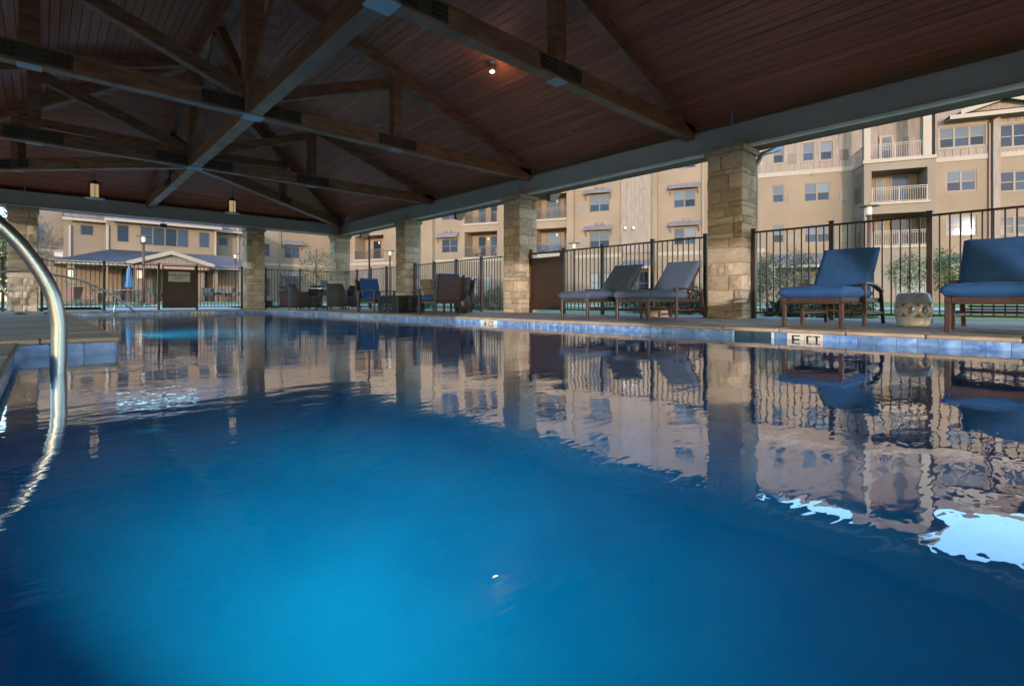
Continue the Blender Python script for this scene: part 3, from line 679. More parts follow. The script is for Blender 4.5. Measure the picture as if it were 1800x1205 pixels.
# ================================================================ FENCES
FT = 1.5
PICK = MB().box(-.0085, .0085, -.0085, .0085, .09, FT - .02).mesh('picket', 'fence')
POST = MB().box(-.032, .032, -.032, .032, 0, FT + .03).mesh('post', 'fence'); 
CAPM = MB().hexa([(-.04, -.04, FT + .03), (.04, -.04, FT + .03), (.04, .04, FT + .03), (-.04, .04, FT + .03), (-.03, -.03, FT + .05), (.03, -.03, FT + .05), (.03, .03, FT + .05), (-.03, .03, FT + .05)]).mesh('post_cap', 'fence')
def fence(p0, p1, posts, lab, step=.108):   # posts: list of distances from p0
    a, b_ = Vector((*p0, 0)), Vector((*p1, 0)); d = b_ - a; L = d.length; d.normalize()
    t = thing('metal_fence', lab, 'fence', (a + b_) / 2, 0, 'black picket fences round the pool'); o = wloc(t)
    MB().bar(a + Vector((0, 0, FT - .015)), b_ + Vector((0, 0, FT - .015)), .03, .03).build('top_rail', 'fence', t)
    MB().bar(a + Vector((0, 0, .1)), b_ + Vector((0, 0, .1)), .03, .03).build('bottom_rail', 'fence', t)
    for s in posts:
        q = a + d * s - o; link_mesh('post', POST, t, q); link_mesh('post_cap', CAPM, t, q)
    ps = sorted([0] + list(posts) + [L])
    for s0, s1 in zip(ps, ps[1:]):
        n = round((s1 - s0) / step)
        for k in range(1, n): link_mesh('picket', PICK, t, a + d * (s0 + (s1 - s0) * k / n) - o)
XF, YF = 9.0, 20.12
yy = lambda px: onX(px, 500, XF)[0]
fence((XF, -5.2), (XF, yy(1325)), [i * 1.19 + .0 for i in range(3)] + [yy(1634) + 5.2 - 1.18, yy(1634) + 5.2, yy(1462) + 5.2, yy(1325) + 5.2], 'picket fence behind the two blue lounge chairs on the right')
fence((XF, yy(1240)), (XF, yy(991)), [0, yy(1147) - yy(1240), yy(1059) - yy(1240), yy(991) - yy(1240)], 'picket fence behind the two grey lounge chairs')
fence((XF, yy(884)), (XF, yy(729)), [yy(846) - yy(884), yy(802) - yy(884), yy(763) - yy(884), yy(729) - yy(884)], 'picket fence behind the brown backed armchair')
fence((XF, yy(697)), (XF, yy(605)), [yy(679.5) - yy(697), yy(651.6) - yy(697), yy(627.6) - yy(697), yy(605) - yy(697)], 'picket fence behind the dark blue armchair')
xx = lambda px: onY(px, 500, YF)[0]
fence((xx(5) - 2.4, YF), (xx(5), YF), [0, 1.2, 2.4], 'short piece of picket fence at the left edge of the picture')
fence((xx(73.5), YF), (xx(279), YF), [0, xx(183) - xx(73.5), xx(279) - xx(73.5)], 'picket fence left of the emergency exit gate')
fence((xx(346), YF), (xx(425), YF), [0, xx(425) - xx(346)], 'picket fence right of the emergency exit gate')
fence((xx(467), YF), (xx(583), YF), [0, xx(527) - xx(467), xx(583) - xx(467)], 'picket fence behind the grey wicker chairs')
# emergency exit gate
ga, gb = xx(285), xx(344.5); t = thing('exit_gate', 'solid dark gate with a grey emergency exit sign', 'gate', ((ga + gb) / 2, YF, 0)); gm = (ga + gb) / 2
for x in (ga + .02, gb - .02): MB().box(x - .02, x + .02, YF - .02, YF + .02, .06, FT).build('stile', 'fence', t)
MB().box(ga + .04, gb - .04, YF - .02, YF + .02, FT - .04, FT).build('top_rail', 'fence', t)
MB().box(ga + .04, gb - .04, YF - .02, YF + .02, FT - .17, FT - .13).build('panel_rail', 'fence', t)
MB().box(ga + .04, gb - .04, YF - .008, YF + .008, .06, FT - .17).build('panel', 'gate', t)
s0, s1 = onY(295.5, 0, YF)[0], onY(334, 0, YF)[0]; z1_, z0_ = onY(315, 478, YF)[1], onY(315, 495, YF)[1]
sg = MB().box(s0, s1, YF - .018, YF - .009, z0_, z1_).build('sign', 'sign', t)
text_obj('lettering', 'EMERGENCY\nEXIT', .115, 'ink', sg, Matrix.Translation((gm - gm + (s0 + s1) / 2 - gm, -.02, (z0_ + z1_) / 2)) @ Matrix.Rotation(R(90), 4, 'X'), .001)
for z in (.35, .95): MB().box(gb + .0, gb + .03, YF - .03, YF + .03, z, z + .1).build('hinge', 'fence', t)
MB().box(ga - .04, ga, YF - .04, YF + .03, .42, .56).build('latch', 'fence', t)
MB().box(gb + .012, gb + .03, YF - .05, YF - .035, .9, 1.62).build('latch_rod', 'pole', t)
# brown gate at the right
ya_, yb_ = yy(990) + .04, yy(936); t = thing('pool_gate', 'solid dark brown gate beside the stone column and grey lounge chairs', 'gate', (XF, (ya_ + yb_) / 2, 0))
MB().box(XF - .03, XF + .03, yb_ + .02, yb_ + .09, 0, FT + .1).build('stile', 'fence', t); MB().box(XF - .02, XF + .02, ya_, ya_ + .05, .06, FT).build('stile', 'fence', t)
MB().box(XF - .018, XF + .018, ya_ + .05, yb_ + .02, FT - .04, FT).build('top_rail', 'fence', t)
MB().box(XF - .008, XF + .008, ya_ + .05, yb_ + .02, .08, FT - .13).build('panel', 'gate', t)
MB().box(XF - .018, XF + .018, ya_ + .05, yb_ + .02, FT - .17, FT - .13).build('panel_rail', 'fence', t)
MB().box(XF - .06, XF - .03, yb_ + .03, yb_ + .07, FT - .1, FT - .02).build('latch', 'fence', t)
MB().box(XF - .05, XF - .034, yb_ + .04, yb_ + .055, .35, 1.2).build('latch_rod', 'louver', t)

# ================================================================ FURNITURE
def lounger(x, y, lab, fab):     # x: foot end; y: middle; local x runs to the head end
    t = thing('chaise_lounge', lab, 'lounge chair', (x, y, 0), 0, 'cushioned chaise lounges on the deck'); hw = .31
    B = lambda n, *a: MB().box(*a).build(n, 'wood', t, local=True, bevel=.006)
    zs = .31
    for s in (-1, 1):
        ys_ = sorted((s * hw, s * (hw - .045)))
        B('side_rail', .0, 1.82, *ys_, zs - .03, zs + .03)
        B('leg', .0, .045, s * (hw + .001) - (.046 if s > 0 else 0), s * (hw + .001) + (0 if s > 0 else .046), 0, zs - .03)
        yo = sorted((s * (hw + .002), s * (hw + .042)))
        B('leg', .78, .825, *yo, 0, .50)
        l = MB(); l.bar((1.80, s * (hw + .022), 0), (1.66, s * (hw + .022), .44), .04, .045, up=(1, 0, 0)); l.build('leg', 'wood', t, local=True, bevel=.005)
        a = MB()
        P = [(.74, .508), (.9, .515), (1.1, .51), (1.3, .495), (1.5, .465), (1.68, .43)]
        for (xa, za), (xb, zb_) in zip(P, P[1:]): a.bar((xa, s * (hw + .02), za), (xb + .004, s * (hw + .02), zb_), .065, .022)
        a.build('armrest', 'wood', t, local=True)
        B('stretcher', .825, 1.74, s * (hw + .02) - .012, s * (hw + .02) + .012, .13, .165)
    B('front_rail', .0, .035, -hw + .046, hw - .046, zs - .04, zs + .03)
    B('rear_rail', 1.785, 1.82, -hw + .046, hw - .046, zs - .03, zs + .03)
    B('cross_rail', .79, .815, -hw, hw, .17, .195); B('cross_rail', 1.2, 1.225, -hw, hw, .2, .22)
    for k in range(9): B('slat', .08 + k * .115, .08 + k * .115 + .06, -hw + .046, hw - .046, zs + .01, zs + .025)
    # back frame: leaning, with slats, and its prop
    A0, A1 = Vector((1.14, 0, .33)), Vector((1.74, 0, .93)); dd = (A1 - A0).normalized(); nn = Vector((-dd.z, 0, dd.x))
    for s in (-1, 1): b = MB(); b.bar(A0 + Vector((0, s * .27, 0)), A1 + Vector((0, s * .27, 0)), .035, .045); b.build('back_stile', 'wood', t, local=True, bevel=.004)
    for k in range(7):
        p = A0 + dd * (.08 + k * .115); b = MB(); b.bar(p + Vector((0, -.25, 0)), p + Vector((0, .25, 0)), .06, .015, up=nn); b.build('slat', 'wood', t, local=True)
    MB().bar((1.52, -.1, .68), (1.70, -.1, .30), .03, .03).build('back_prop', 'wood', t, local=True)
    MB().tube([(1.3, -.25, .24), (1.3, .25, .24)], .01, 6).build('adjusting_bar', 'black_steel', t, local=True)
    cushion('seat_cushion', fab, 1.22, .68, .125, t, (.575, 0, zs + .088), (0, 0, 0), .026, seed=x)
    bc = A0 + dd * .43 + nn * .085; ang = -math.atan2(dd.z, dd.x)
    cushion('back_cushion', fab, .86, .64, .095, t, bc, (0, ang, 0), .016, seed=y)
    return t
lounger(6.33, 1.84, 'blue lounge chair right of the nearest stone column, whole chair in view', 'cushB')
lounger(6.20, .37, 'blue lounge chair cut off by the right edge of the picture', 'cushB')
lounger(6.80, 5.70, 'grey blue lounge chair on the left, its back half in shadow, beside the brown gate', 'cushA')
lounger(6.80, 4.52, 'grey blue lounge chair leaning against the nearest stone column from the left', 'cushA')
# ceramic garden stool with pierced rings
t = thing('garden_stool', 'white glazed barrel stool pierced with rings between the blue lounge chairs', 'stool', (7.62, 1.12, 0))
def rad(z): return .145 + .035 * math.sin(math.pi * min(max(z / .40, 0), 1)) ** .8
MB().lathe([(.13, 0), (.146, .008)] + [(rad(z), z) for z in (.02, .05, .09, .115)] + [(rad(.115) - .018, .115), (rad(.05) - .018, .05)], n=36).build('base', 'ceramic', t, local=True, smooth=True)
MB().lathe([(rad(.27) - .018, .27), (rad(.27), .27)] + [(rad(z), z) for z in (.30, .33, .36, .385)] + [(.13, .398), (.05, .402)], n=36).build('top', 'ceramic', t, local=True, smooth=True)
nr = 8
for k in range(nr):
    a0 = 2 * math.pi * k / nr; V = []; F = []; m = 24
    for i in range(m):
        th = 2 * math.pi * i / m
        for (rr, dr) in ((.087, 0), (.046, 0), (.046, -.018), (.087, -.018)):
            z = .1925 + rr * math.sin(th); a = a0 + rr * .82 * math.cos(th) / rad(z); q = rad(z) + dr + .002; V.append((q * math.cos(a), q * math.sin(a), z))
    for i in range(m):
        for j in range(4): F.append((i * 4 + j, ((i + 1) % m) * 4 + j, ((i + 1) % m) * 4 + (j + 1) % 4, i * 4 + (j + 1) % 4))
    me = bpy.data.meshes.new('ring'); me.from_pydata(V, [], F); me.update(); me.materials.append(M['ceramic']); link_mesh('ring', me, t)
# pale block under the loungers
x_, y_ = onZ(1147, 559, 0.0); tag(MB().box(8.3, 8.62, 4.9, 5.2, .0, .2).build('storage_block', 'cap', bevel=.01), 'pale low block on the deck behind the grey lounge chairs', 'block')

def armchair(x, y, rz, lab, fab, pillow=None, width=.66, name='armchair'):   # local: seat faces -y
    t = thing(name, lab, 'armchair' if name == 'armchair' else 'sofa', (x, y, 0), rz, 'wooden lounge seats with blue cushions'); w = width / 2
    B = lambda n, *a: MB().box(*a).build(n, 'darkwood', t, local=True, bevel=.006)
    for s in (-1, 1):
        xs_ = sorted((s * w, s * (w + .045))); B('leg', *xs_, -.36, -.315, 0, .56)
        MB().bar((s * (w + .022), .34, 0), (s * (w + .022), .30, .56), .045, .05, up=(0, 1, 0)).build('leg', 'darkwood', t, local=True)
        MB().bar((s * (w + .022), .34, .30), (s * (w + .022), .46, .92), .045, .05, up=(0, 1, 0)).build('back_stile', 'darkwood', t, local=True)
        a = MB()
        for (ya, za), (yb, zb_) in zip([(-.42, .565), (-.2, .59), (.05, .585), (.38, .56)], [(-.2, .59), (.05, .585), (.38, .56), (.38, .56)][:3]): a.bar((s * (w + .022), ya, za), (s * (w + .022), yb + .004, zb_), .08, .022)
        a.build('armrest', 'darkwood', t, local=True)
    B('seat_frame', -w, w, -.35, .34, .24, .30)
    n_ = 9
    for k in range(n_):
        z = .34 + k * .062; yv = .345 + (z - .30) * .19; MB().bar((-w, yv, z), (w, yv, z), .018, .059).build('slat', 'wood' if name == 'armchair' else 'darkwood', t, local=True)
    cushion('seat_cushion', fab, width - .02, .66, .13, t, (0, -.03, .37), (0, 0, 0), .02, seed=x)
    cushion('back_cushion', fab, width - .03, .54, .13, t, (0, .285, .67), (R(79), 0, 0), .03, seed=y)
    return t
armchair(6.86, 12.95, R(12), 'dark blue cushioned armchair facing the camera, left of the fire table', 'cushB')
armchair(6.95, 9.98, R(180), 'armchair seen from behind, with a reddish brown slatted back', 'cushB')
sf = armchair(8.12, 11.55, R(-90), 'long sofa along the fence behind the brown backed armchair', 'cushA', width=1.7, name='sofa')
for k, (yy_, m_, lab, hx) in enumerate(((10.98, 'taupe', 'taupe throw pillow leaning at the near end of the sofa', 7.96), (11.25, 'white_fab', 'pale blue throw pillow beside the taupe one on the sofa', 8.0), (12.05, 'taupe', 'taupe throw pillow at the far end of the sofa', 8.05))):
    o = cushion('throw_pillow', m_, .46, .46, .15, None, (hx - .05, yy_, .69), (R(0), R(70), R(12 * (k - 1))), .03, seed=k); tag(o, lab, 'pillow', 'throw pillows on the sofa')
# fire table with lattice sides
t = thing('fire_table', 'low dark table with lattice sides between the armchairs', 'table', (6.78, 11.45, 0), R(6)); hw = .42
MB().box(-hw, hw, -hw, hw, .40, .44).build('tabletop', 'black_steel', t, local=True, bevel=.008)
MB().box(-.12, .12, -.12, .12, .03, .40).build('burner_column', 'ink', t, local=True)
MB().box(-hw + .02, hw - .02, -hw + .02, hw - .02, .0, .03).build('plinth', 'black_steel', t, local=True)
for sx, sy in ((1, 1), (1, -1), (-1, 1), (-1, -1)): MB().box(sx * (hw - .02) - .02, sx * (hw - .02) + .02, sy * (hw - .02) - .02, sy * (hw - .02) + .02, .03, .40).build('leg', 'black_steel', t, local=True)
la = MB()
for sd_ in range(4):
    rot = Matrix.Rotation(sd_ * math.pi / 2, 3, 'Z')
    for k in range(-3, 9):
        for s in (1, -1):
            u0 = -.4 + k * .1; u1 = u0 + .36 * s if s > 0 else u0
            a = Vector((u0, -hw + .012 + .006 * s, .035)); b_ = Vector((u0 + .36, -hw + .012 + .006 * s, .395))
            if s < 0: a, b_ = Vector((u0, a.y, .395)), Vector((u0 + .36, a.y, .035))
            # clip to the panel
            def clip(p, q_):
                for lim, sg_ in ((-.39, 1), (.39, -1)):
                    if (p.x - lim) * sg_ < 0 and (q_.x - lim) * sg_ < 0: return None
                    if (p.x - lim) * sg_ < 0: p = p + (q_ - p) * ((lim - p.x) / (q_.x - p.x))
                    if (q_.x - lim) * sg_ < 0: q_ = q_ + (p - q_) * ((lim - q_.x) / (p.x - q_.x))
                return p, q_
            c = clip(a, b_)
            if c and (c[0] - c[1]).length > .03: la.bar(rot @ c[0], rot @ c[1], .008, .022)
la.build('lattice', 'black_steel', t, local=True, kind='stuff')
t = thing('drum_table', 'dark rounded drum table in front of the taupe pillow', 'side table', (7.52, 9.85, 0))
MB().lathe([(.13, 0), (.17, .04), (.195, .14), (.2, .24), (.19, .34), (.165, .41)], n=28).build('body', 'darkpot', t, local=True, smooth=True)
MB().lathe([(.165, .41), (.17, .42), (.165, .435)], n=28).build('lid', 'darkpot', t, local=True, smooth=True)

def wicker_chair(x, y, rz, lab):     # faces -y
    t = thing('wicker_chair', lab, 'chair', (x, y, 0), rz, 'grey wicker chairs round the dining table')
    # curved shell: a band round back and sides, sloping down to the front
    V = []; F = []; n = 26
    for i in range(n + 1):
        u = i / n; th = math.pi * (1 - u) ; X = .29 * math.cos(th); Yv = .04 + .26 * math.sin(th)
        side = abs(2 * u - 1)
        if u < .18: X, Yv = -.29, -.27 + (u / .18) * .32
        elif u > .82: X, Yv = .29, -.27 + ((1 - u) / .18) * .32
        else: th = math.pi * (1 - (u - .18) / .64); X = .29 * math.cos(th); Yv = .05 + .25 * math.sin(th) ** .8
        back = max(0, math.sin(math.pi * (u - .18) / .64)) if .18 < u < .82 else 0
        zt_ = .60 + .26 * min(1, back * 1.5) ** 2.2
        lean = .06 * back
        for (o_, z) in ((0, .12), (0, .44), (lean, zt_), (lean - .03, zt_), (-.03, .44), (-.03, .12)):
            l = math.hypot(X, max(Yv, .0)) or 1; V.append((X * (1 + o_ / .3), Yv + (o_ if back > .05 else 0) , z))
    for i in range(n):
        for j in range(6): F.append((i * 6 + j, (i + 1) * 6 + j, (i + 1) * 6 + (j + 1) % 6, i * 6 + (j + 1) % 6))
    me = bpy.data.meshes.new('shell'); me.from_pydata(V, [], F + [tuple(range(6)), tuple(reversed(range(n * 6, n * 6 + 6)))]); me.update(); me.materials.append(M['wicker']); me.shade_smooth(); link_mesh('shell', me, t)
    MB().box(-.262, .262, -.27, .2, .12, .41).build('seat_base', 'wicker', t, local=True, bevel=.02)
    cushion('seat_cushion', 'taupe', .48, .46, .05, t, (0, -.04, .435), puff=.01)
    for sx in (-1, 1):
        for sy in (-.24, .22): MB().bar((sx * .25, sy, .0), (sx * .24, sy * .95, .125), .03, .03).build('leg', 'black_steel', t, local=True)
    return t
tcx, tcy = 6.85, 16.95
def wc(px, d, rz, lab): x, y = atD(px, d); return wicker_chair(x, y, rz, lab)
wc(525, 17.0, R(100), 'grey wicker chair facing right at the left end of the dining table')
wc(551, 18.2, R(-5) - YAW, 'grey wicker chair on the far side of the dining table facing the camera')
wc(592, 16.6, R(188) - YAW, 'grey wicker chair seen from behind in front of the corner column')
wc(617, 17.9, R(-60), 'grey wicker chair at the right end of the dining table')
x_, y_ = atD(565, 17.3); t = thing('dining_table', 'small glass topped dining table among the wicker chairs', 'table', (x_, y_, 0))
MB().lathe([(.5, .70), (.52, .71), (.52, .725), (.5, .73)], n=36).build('tabletop', 'chrometop', t, local=True, smooth=False)
MB().tube([(0, 0, .05), (0, 0, .7)], .035, 10).build('pedestal', 'wicker', t, local=True)
for k in range(4): a = k * math.pi / 2 + .4; MB().bar((0, 0, .1), (.33 * math.cos(a), .33 * math.sin(a), .01), .03, .03).build('foot', 'black_steel', t, local=True)

# ================================================================ BUILDINGS
class Plane:
    def __init__(s, O, e, n): s.O, s.e, s.n = Vector(O), Vector(e), Vector(n)
    def px(s, px, py, off=0.):
        a, b_ = ray(px); O = s.O + s.n * off      # O + e*s = (a,b)*d
        det = a * (-s.e.y) + b_ * s.e.x; d = (O.x * (-s.e.y) + O.y * s.e.x) / det
        p = Vector((a * d, b_ * d)) - O; return p.dot(s.e), EYE + (CY - py) / FPX * d
    def pt(s, u, z, off=0.): p = s.O + s.e * u + s.n * off; return (p.x, p.y, z)
    def rect(s, r, off=0.):
        u0, z1 = s.px(r[0], (r[1]), off); u1, z1b = s.px(r[2], r[1], off); z0 = s.px((r[0] + r[2]) / 2, r[3], off)[1]; z1 = s.px((r[0] + r[2]) / 2, r[1], off)[1]
        return (u0, z0, u1, z1)
def pbox(pl, mb, u0, u1, z0, z1, o0, o1):   # box on a plane, from offset o0 to o1
    P = lambda u, z, o: pl.pt(u, z, o)
    return mb.hexa([P(u0, z0, o1), P(u1, z0, o1), P(u1, z0, o0), P(u0, z0, o0), P(u0, z1, o1), P(u1, z1, o1), P(u1, z1, o0), P(u0, z1, o0)])
def wall(pl, root, m, u0, u1, z0, z1, opens, off=0., deep=.11, name='wall'):
    us = sorted({u0, u1} | {min(max(o[i], u0), u1) for o in opens for i in (0, 2)}); zs = sorted({z0, z1} | {min(max(o[i], z0), z1) for o in opens for i in (1, 3)}); mb = MB()
    for a, b_ in zip(us, us[1:]):
        for c, d_ in zip(zs, zs[1:]):
            um, zm = (a + b_) / 2, (c + d_) / 2
            if any(o[0] < um < o[2] and o[1] < zm < o[3] for o in opens): continue
            mb.quad(pl.pt(a, c, off), pl.pt(b_, c, off), pl.pt(b_, d_, off), pl.pt(a, d_, off))
    for o in opens:
        dp = o[4] if len(o) > 4 else deep; a, c, b_, d_ = o[:4]; f, k = off, off - dp
        mb.quad(pl.pt(a, c, f), pl.pt(a, d_, f), pl.pt(a, d_, k), pl.pt(a, c, k)); mb.quad(pl.pt(b_, c, k), pl.pt(b_, d_, k), pl.pt(b_, d_, f), pl.pt(b_, c, f))
        mb.quad(pl.pt(a, d_, f), pl.pt(b_, d_, f), pl.pt(b_, d_, k), pl.pt(a, d_, k)); mb.quad(pl.pt(a, c, k), pl.pt(b_, c, k), pl.pt(b_, c, f), pl.pt(a, c, f))
    return mb.build(name, m, root)
def window(pl, root, r, off=0., cols=2, sash=True, glass='glass', trim=None, blind=0., fw=.075):
    """r = (u0,z0,u1,z1): frame with mullions, panes as sub-parts, a lower sash bar"""
    u0, z0, u1, z1 = r; f = MB(); o0, o1 = off - .10, off - .04
    pbox(pl, f, u0, u0 + fw, z0, z1, o0, o1); pbox(pl, f, u1 - fw, u1, z0, z1, o0, o1)
    pbox(pl, f, u0 + fw, u1 - fw, z0, z0 + fw, o0, o1); pbox(pl, f, u0 + fw, u1 - fw, z1 - fw, z1, o0, o1)
    cu = [u0 + (u1 - u0) * k / cols for k in range(cols + 1)]
    for c in cu[1:-1]: pbox(pl, f, c - fw * .7, c + fw * .7, z0 + fw, z1 - fw, o0, o1 - .001)
    zm = z0 + (z1 - z0) * .47
    if sash:
        for a, b_ in zip(cu, cu[1:]): pbox(pl, f, a + fw * 1.0, b_ - fw * 1.0, zm - .03, zm + .03, o0 + .002, o1 - .012)
    w = f.build('window', 'frame', root)
    for a, b_ in zip(cu, cu[1:]):
        for (c, d_) in (((z0, zm), (zm, z1)) if sash else ((z0, z1),)):
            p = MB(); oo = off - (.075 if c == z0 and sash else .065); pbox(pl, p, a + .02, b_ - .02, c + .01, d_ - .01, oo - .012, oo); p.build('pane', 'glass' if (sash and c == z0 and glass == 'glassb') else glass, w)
    if trim:
        t_ = MB(); tw = .11
        pbox(pl, t_, u0 - tw, u0, z0 - tw, z1 + tw, off + .002, off + .03); pbox(pl, t_, u1, u1 + tw, z0 - tw, z1 + tw, off + .002, off + .03)
        pbox(pl, t_, u0, u1, z1, z1 + tw, off + .002, off + .028); pbox(pl, t_, u0, u1, z0 - tw, z0, off + .002, off + .034); t_.build('window_trim', trim, w)
    return w
def awning(pl, root, r, off=0.):
    u0, z0, u1, z1 = r; mb = MB(); D = .55
    P = pl.pt; mb.hexa([P(u0, z0, off + D), P(u1, z0, off + D), P(u1, z1, off + .02), P(u0, z1, off + .02), P(u0, z0 + .05, off + D), P(u1, z0 + .05, off + D), P(u1, z1 + .05, off + .02), P(u0, z1 + .05, off + .02)])
    a = mb.build('awning', 'metalroof', root); s = MB(); k = int((u1 - u0) / .3)
    for i in range(k + 1):
        u = u0 + (u1 - u0) * i / k; s.bar(Vector(P(u, z0 + .06, off + D)), Vector(P(u, z1 + .06, off + .02)), .02, .03)
    s.build('seam', 'metalroof', a)
    for u in (u0 + .12, u1 - .12):
        b_ = MB(); b_.bar(Vector(P(u, z0 + .02, off + D - .1)), Vector(P(u, z0 - .45, off + .03)), .04, .05); pbox(pl, b_, u - .025, u + .025, z0 - .5, z0, off + .002, off + .04); b_.build('bracket', 'frame', a)
def railing(pl, root, u0, u1, z0, z1, off, m, step=.12, mids=1):
    mb = MB(); pbox(pl, mb, u0, u1, z1 - .04, z1, off - .03, off + .02); pbox(pl, mb, u0, u1, z0 + .05, z0 + .08, off - .02, off + .01); n = max(2, int((u1 - u0) / step))
    pbox(pl, mb, u0, u1, z1 - .16, z1 - .135, off - .02, off + .01)
    for k in range(n + 1):
        u = u0 + (u1 - u0) * k / n; thick = .035 if k in (0, n) or (mids and k == n // 2) else .011; pbox(pl, mb, u - thick, u + thick, z0, z1 - .04 if thick < .02 else z1, off - .012 - thick * .4, off + .005 + thick * .3)
    return mb.build('railing', m, root)
def balcony(pl, root, r, off=0., doors=(), rail_m='darkrail', depth=1.7, inner='stucco', slab=True, railh=1.02, light=None, slab_px=None):
    u0, z0, u1, z1 = r; k = off - depth; rm = MB(); P = pl.pt
    fo = off - .021; rm.quad(P(u0, z0, fo), P(u0, z1, fo), P(u0, z1, k), P(u0, z0, k)); rm.quad(P(u1, z0, k), P(u1, z1, k), P(u1, z1, fo), P(u1, z0, fo))
    rm.quad(P(u0, z0, k), P(u0, z1, k), P(u1, z1, k), P(u1, z0, k)); bal = rm.build('balcony', inner, root)
    c = MB(); c.quad(P(u0, z1, fo), P(u1, z1, fo), P(u1, z1, k), P(u0, z1, k)); c.quad(P(u0, z0, k), P(u1, z0, k), P(u1, z0, fo), P(u0, z0, fo)); c.build('room_lining', 'siding', bal, kind='stuff')
    for (a, b_, zt_, g_) in doors:      # fractions of the width, height of the door
        A_, B_ = u0 + (u1 - u0) * a, u0 + (u1 - u0) * b_; f = MB(); d_ = MB()
        pbox(pl, f, A_, B_, z0 + .02, z0 + zt_, k + .01, k + .06); f.build('door_frame', 'frame', bal)
        pbox(pl, d_, A_ + .07, (A_ + B_) / 2 - .03 if B_ - A_ > 1.4 else B_ - .07, z0 + .12, z0 + zt_ - .07, k + .061, k + .075); 
        if B_ - A_ > 1.4: pbox(pl, d_, (A_ + B_) / 2 + .03, B_ - .07, z0 + .12, z0 + zt_ - .07, k + .061, k + .075)
        d_.build('door_glass', g_, bal)
    if slab:
        s = MB(); pbox(pl, s, u0 - .12, u1 + .12, z0 - .16, z0, off + .003, off + .1); s.build('sill', 'trim', bal)
    railing(pl, bal, u0 + .03, u1 - .03, z0 + .0, z0 + railh, off + .02, rail_m)
    for lu in (light or ()):
        l = MB(); u = u0 + (u1 - u0) * lu; pbox(pl, l, u - .08, u + .08, z0 + 1.75, z0 + 2.0, k + .02, k + .12); l.build('wall_light', 'lampglass', bal)
    return bal
def band(pl, root, u0, u1, z0, z1, off, m='trim', name='belt_course', proud=.05):
    b = MB(); pbox(pl, b, u0, u1, z0, z1, off + .003, off + proud); return b.build(name, m, root)

# ---- long four storey apartment wing on the right, frontal to the camera
f2, r2 = Vector((S_, C_)), Vector((C_, -S_))
cb, sb = math.cos(R(21.8)), math.sin(R(21.8))
eB = r2 * cb - f2 * sb; nB = -(f2 * cb + r2 * sb); PB = Plane(f2 * 45.9, eB, nB)
apt = thing('apartment_building', 'long four storey tan apartment building beyond the fence on the right', 'building', (*(f2 * 45.9), 0))
GZ = -.1
def RB(*r, off=0.): return PB.rect(r, off)
H4 = 13.9
# measured openings
B_list = [((624, 414, 674, 455.5), 0, [(.3, .58, 2.1, 'glass'), (.72, .98, 2.1, 'glass')], 'darkrail'),
          ((816.5, 407, 874, 451.5), 0, [(.2, .44, 2.15, 'glass'), (.58, .82, 2.15, 'glass')], 'darkrail'),
          ((816.5, 349, 874, 392), 0, [(.2, .44, 2.15, 'glass'), (.58, .82, 2.15, 'glass')], 'darkrail'),
          ((941, 341, 997.5, 384.5), 0, [(.17, .64, 2.1, 'glassb'), (.81, .99, 2.1, 'glass')], 'darkrail'),
          ((941, 401, 997.5, 446), 0, [(.17, .64, 2.1, 'glassb'), (.81, .99, 2.1, 'glass')], 'darkrail')]
opens = []
for r, o, ds, rm_ in B_list:
    q = RB(*r); opens.append((*q, .02)); balcony(PB, apt, q, 0, ds, rm_, light=(.52,) if len(ds) > 1 else None)
W_list = [  # px rect, columns, sash, glass, awning px rect or None
    ((776.4, 419.5, 805, 444), 2, 1, 'glass', (769, 410, 807, 418)), ((776.4, 360, 805, 386), 2, 1, 'glass', (769, 350, 807, 358)),
    ((1036, 344, 1071.5, 372), 2, 1, 'glassb', (1028, 333, 1076, 341)), ((1036, 407, 1071.5, 435.5), 2, 1, 'glassb', (1028, 397, 1077, 405)),
    ((1037, 479, 1071, 512), 2, 1, 'blind', None), ((1184, 334, 1223, 364.5), 2, 1, 'glassb', (1176, 324, 1230, 332)),
    ((1184, 400, 1223, 430), 2, 1, 'glassb', (1176, 390, 1231, 397.5)), ((1184, 266, 1223, 296), 2, 1, 'glassb', None), ((1036, 281, 1071, 309), 2, 1, 'glassb', None),
    ((1357.5, 325, 1378.5, 356), 1, 1, 'glassb', None), ((1413.5, 321, 1459, 353.5), 2, 1, 'glassb', None),
    ((1357.5, 395, 1378.5, 427), 1, 1, 'glassb', None), ((1413.5, 393, 1459, 426), 2, 1, 'glassb', None),
    ((1358.5, 255, 1378, 287), 1, 1, 'glassb', None), ((1410.5, 251.5, 1431, 283), 1, 1, 'glassb', None), ((1441.5, 248.5, 1463.5, 281), 1, 1, 'glassb', None),
    ((1407, 474, 1428, 503), 1, 1, 'glass', None), ((828, 485, 841, 522), 1, 1, 'blind', None), ((850.5, 485, 864, 522), 1, 1, 'blind', None), ((1184, 478, 1223, 512), 2, 1, 'glass', None)]
for r, c, s, g_, aw in W_list:
    q = RB(*r); opens.append((*q, .1)); tr = 'louver' if r[1] < 290 and r[0] > 1300 else None
    window(PB, apt, q, 0, c, s, g_, trim=tr)
    if aw: awning(PB, apt, RB(*aw))
uL = PB.px(612, 500)[0]; uR0 = PB.px(1499, 300)[0]; uEnd = PB.px(2150, 300)[0]
z4 = RB(1352, 306, 1498, 318)[3]
zbelt = (PB.px(1420, 301)[1]); zb1 = PB.px(1100, 449)[1]
wall(PB, apt, 'stucco', uL, uR0, GZ, zbelt, [o for o in opens if (o[1] + o[3]) / 2 < zbelt], 0)
uS = PB.px(1330, 300)[0]
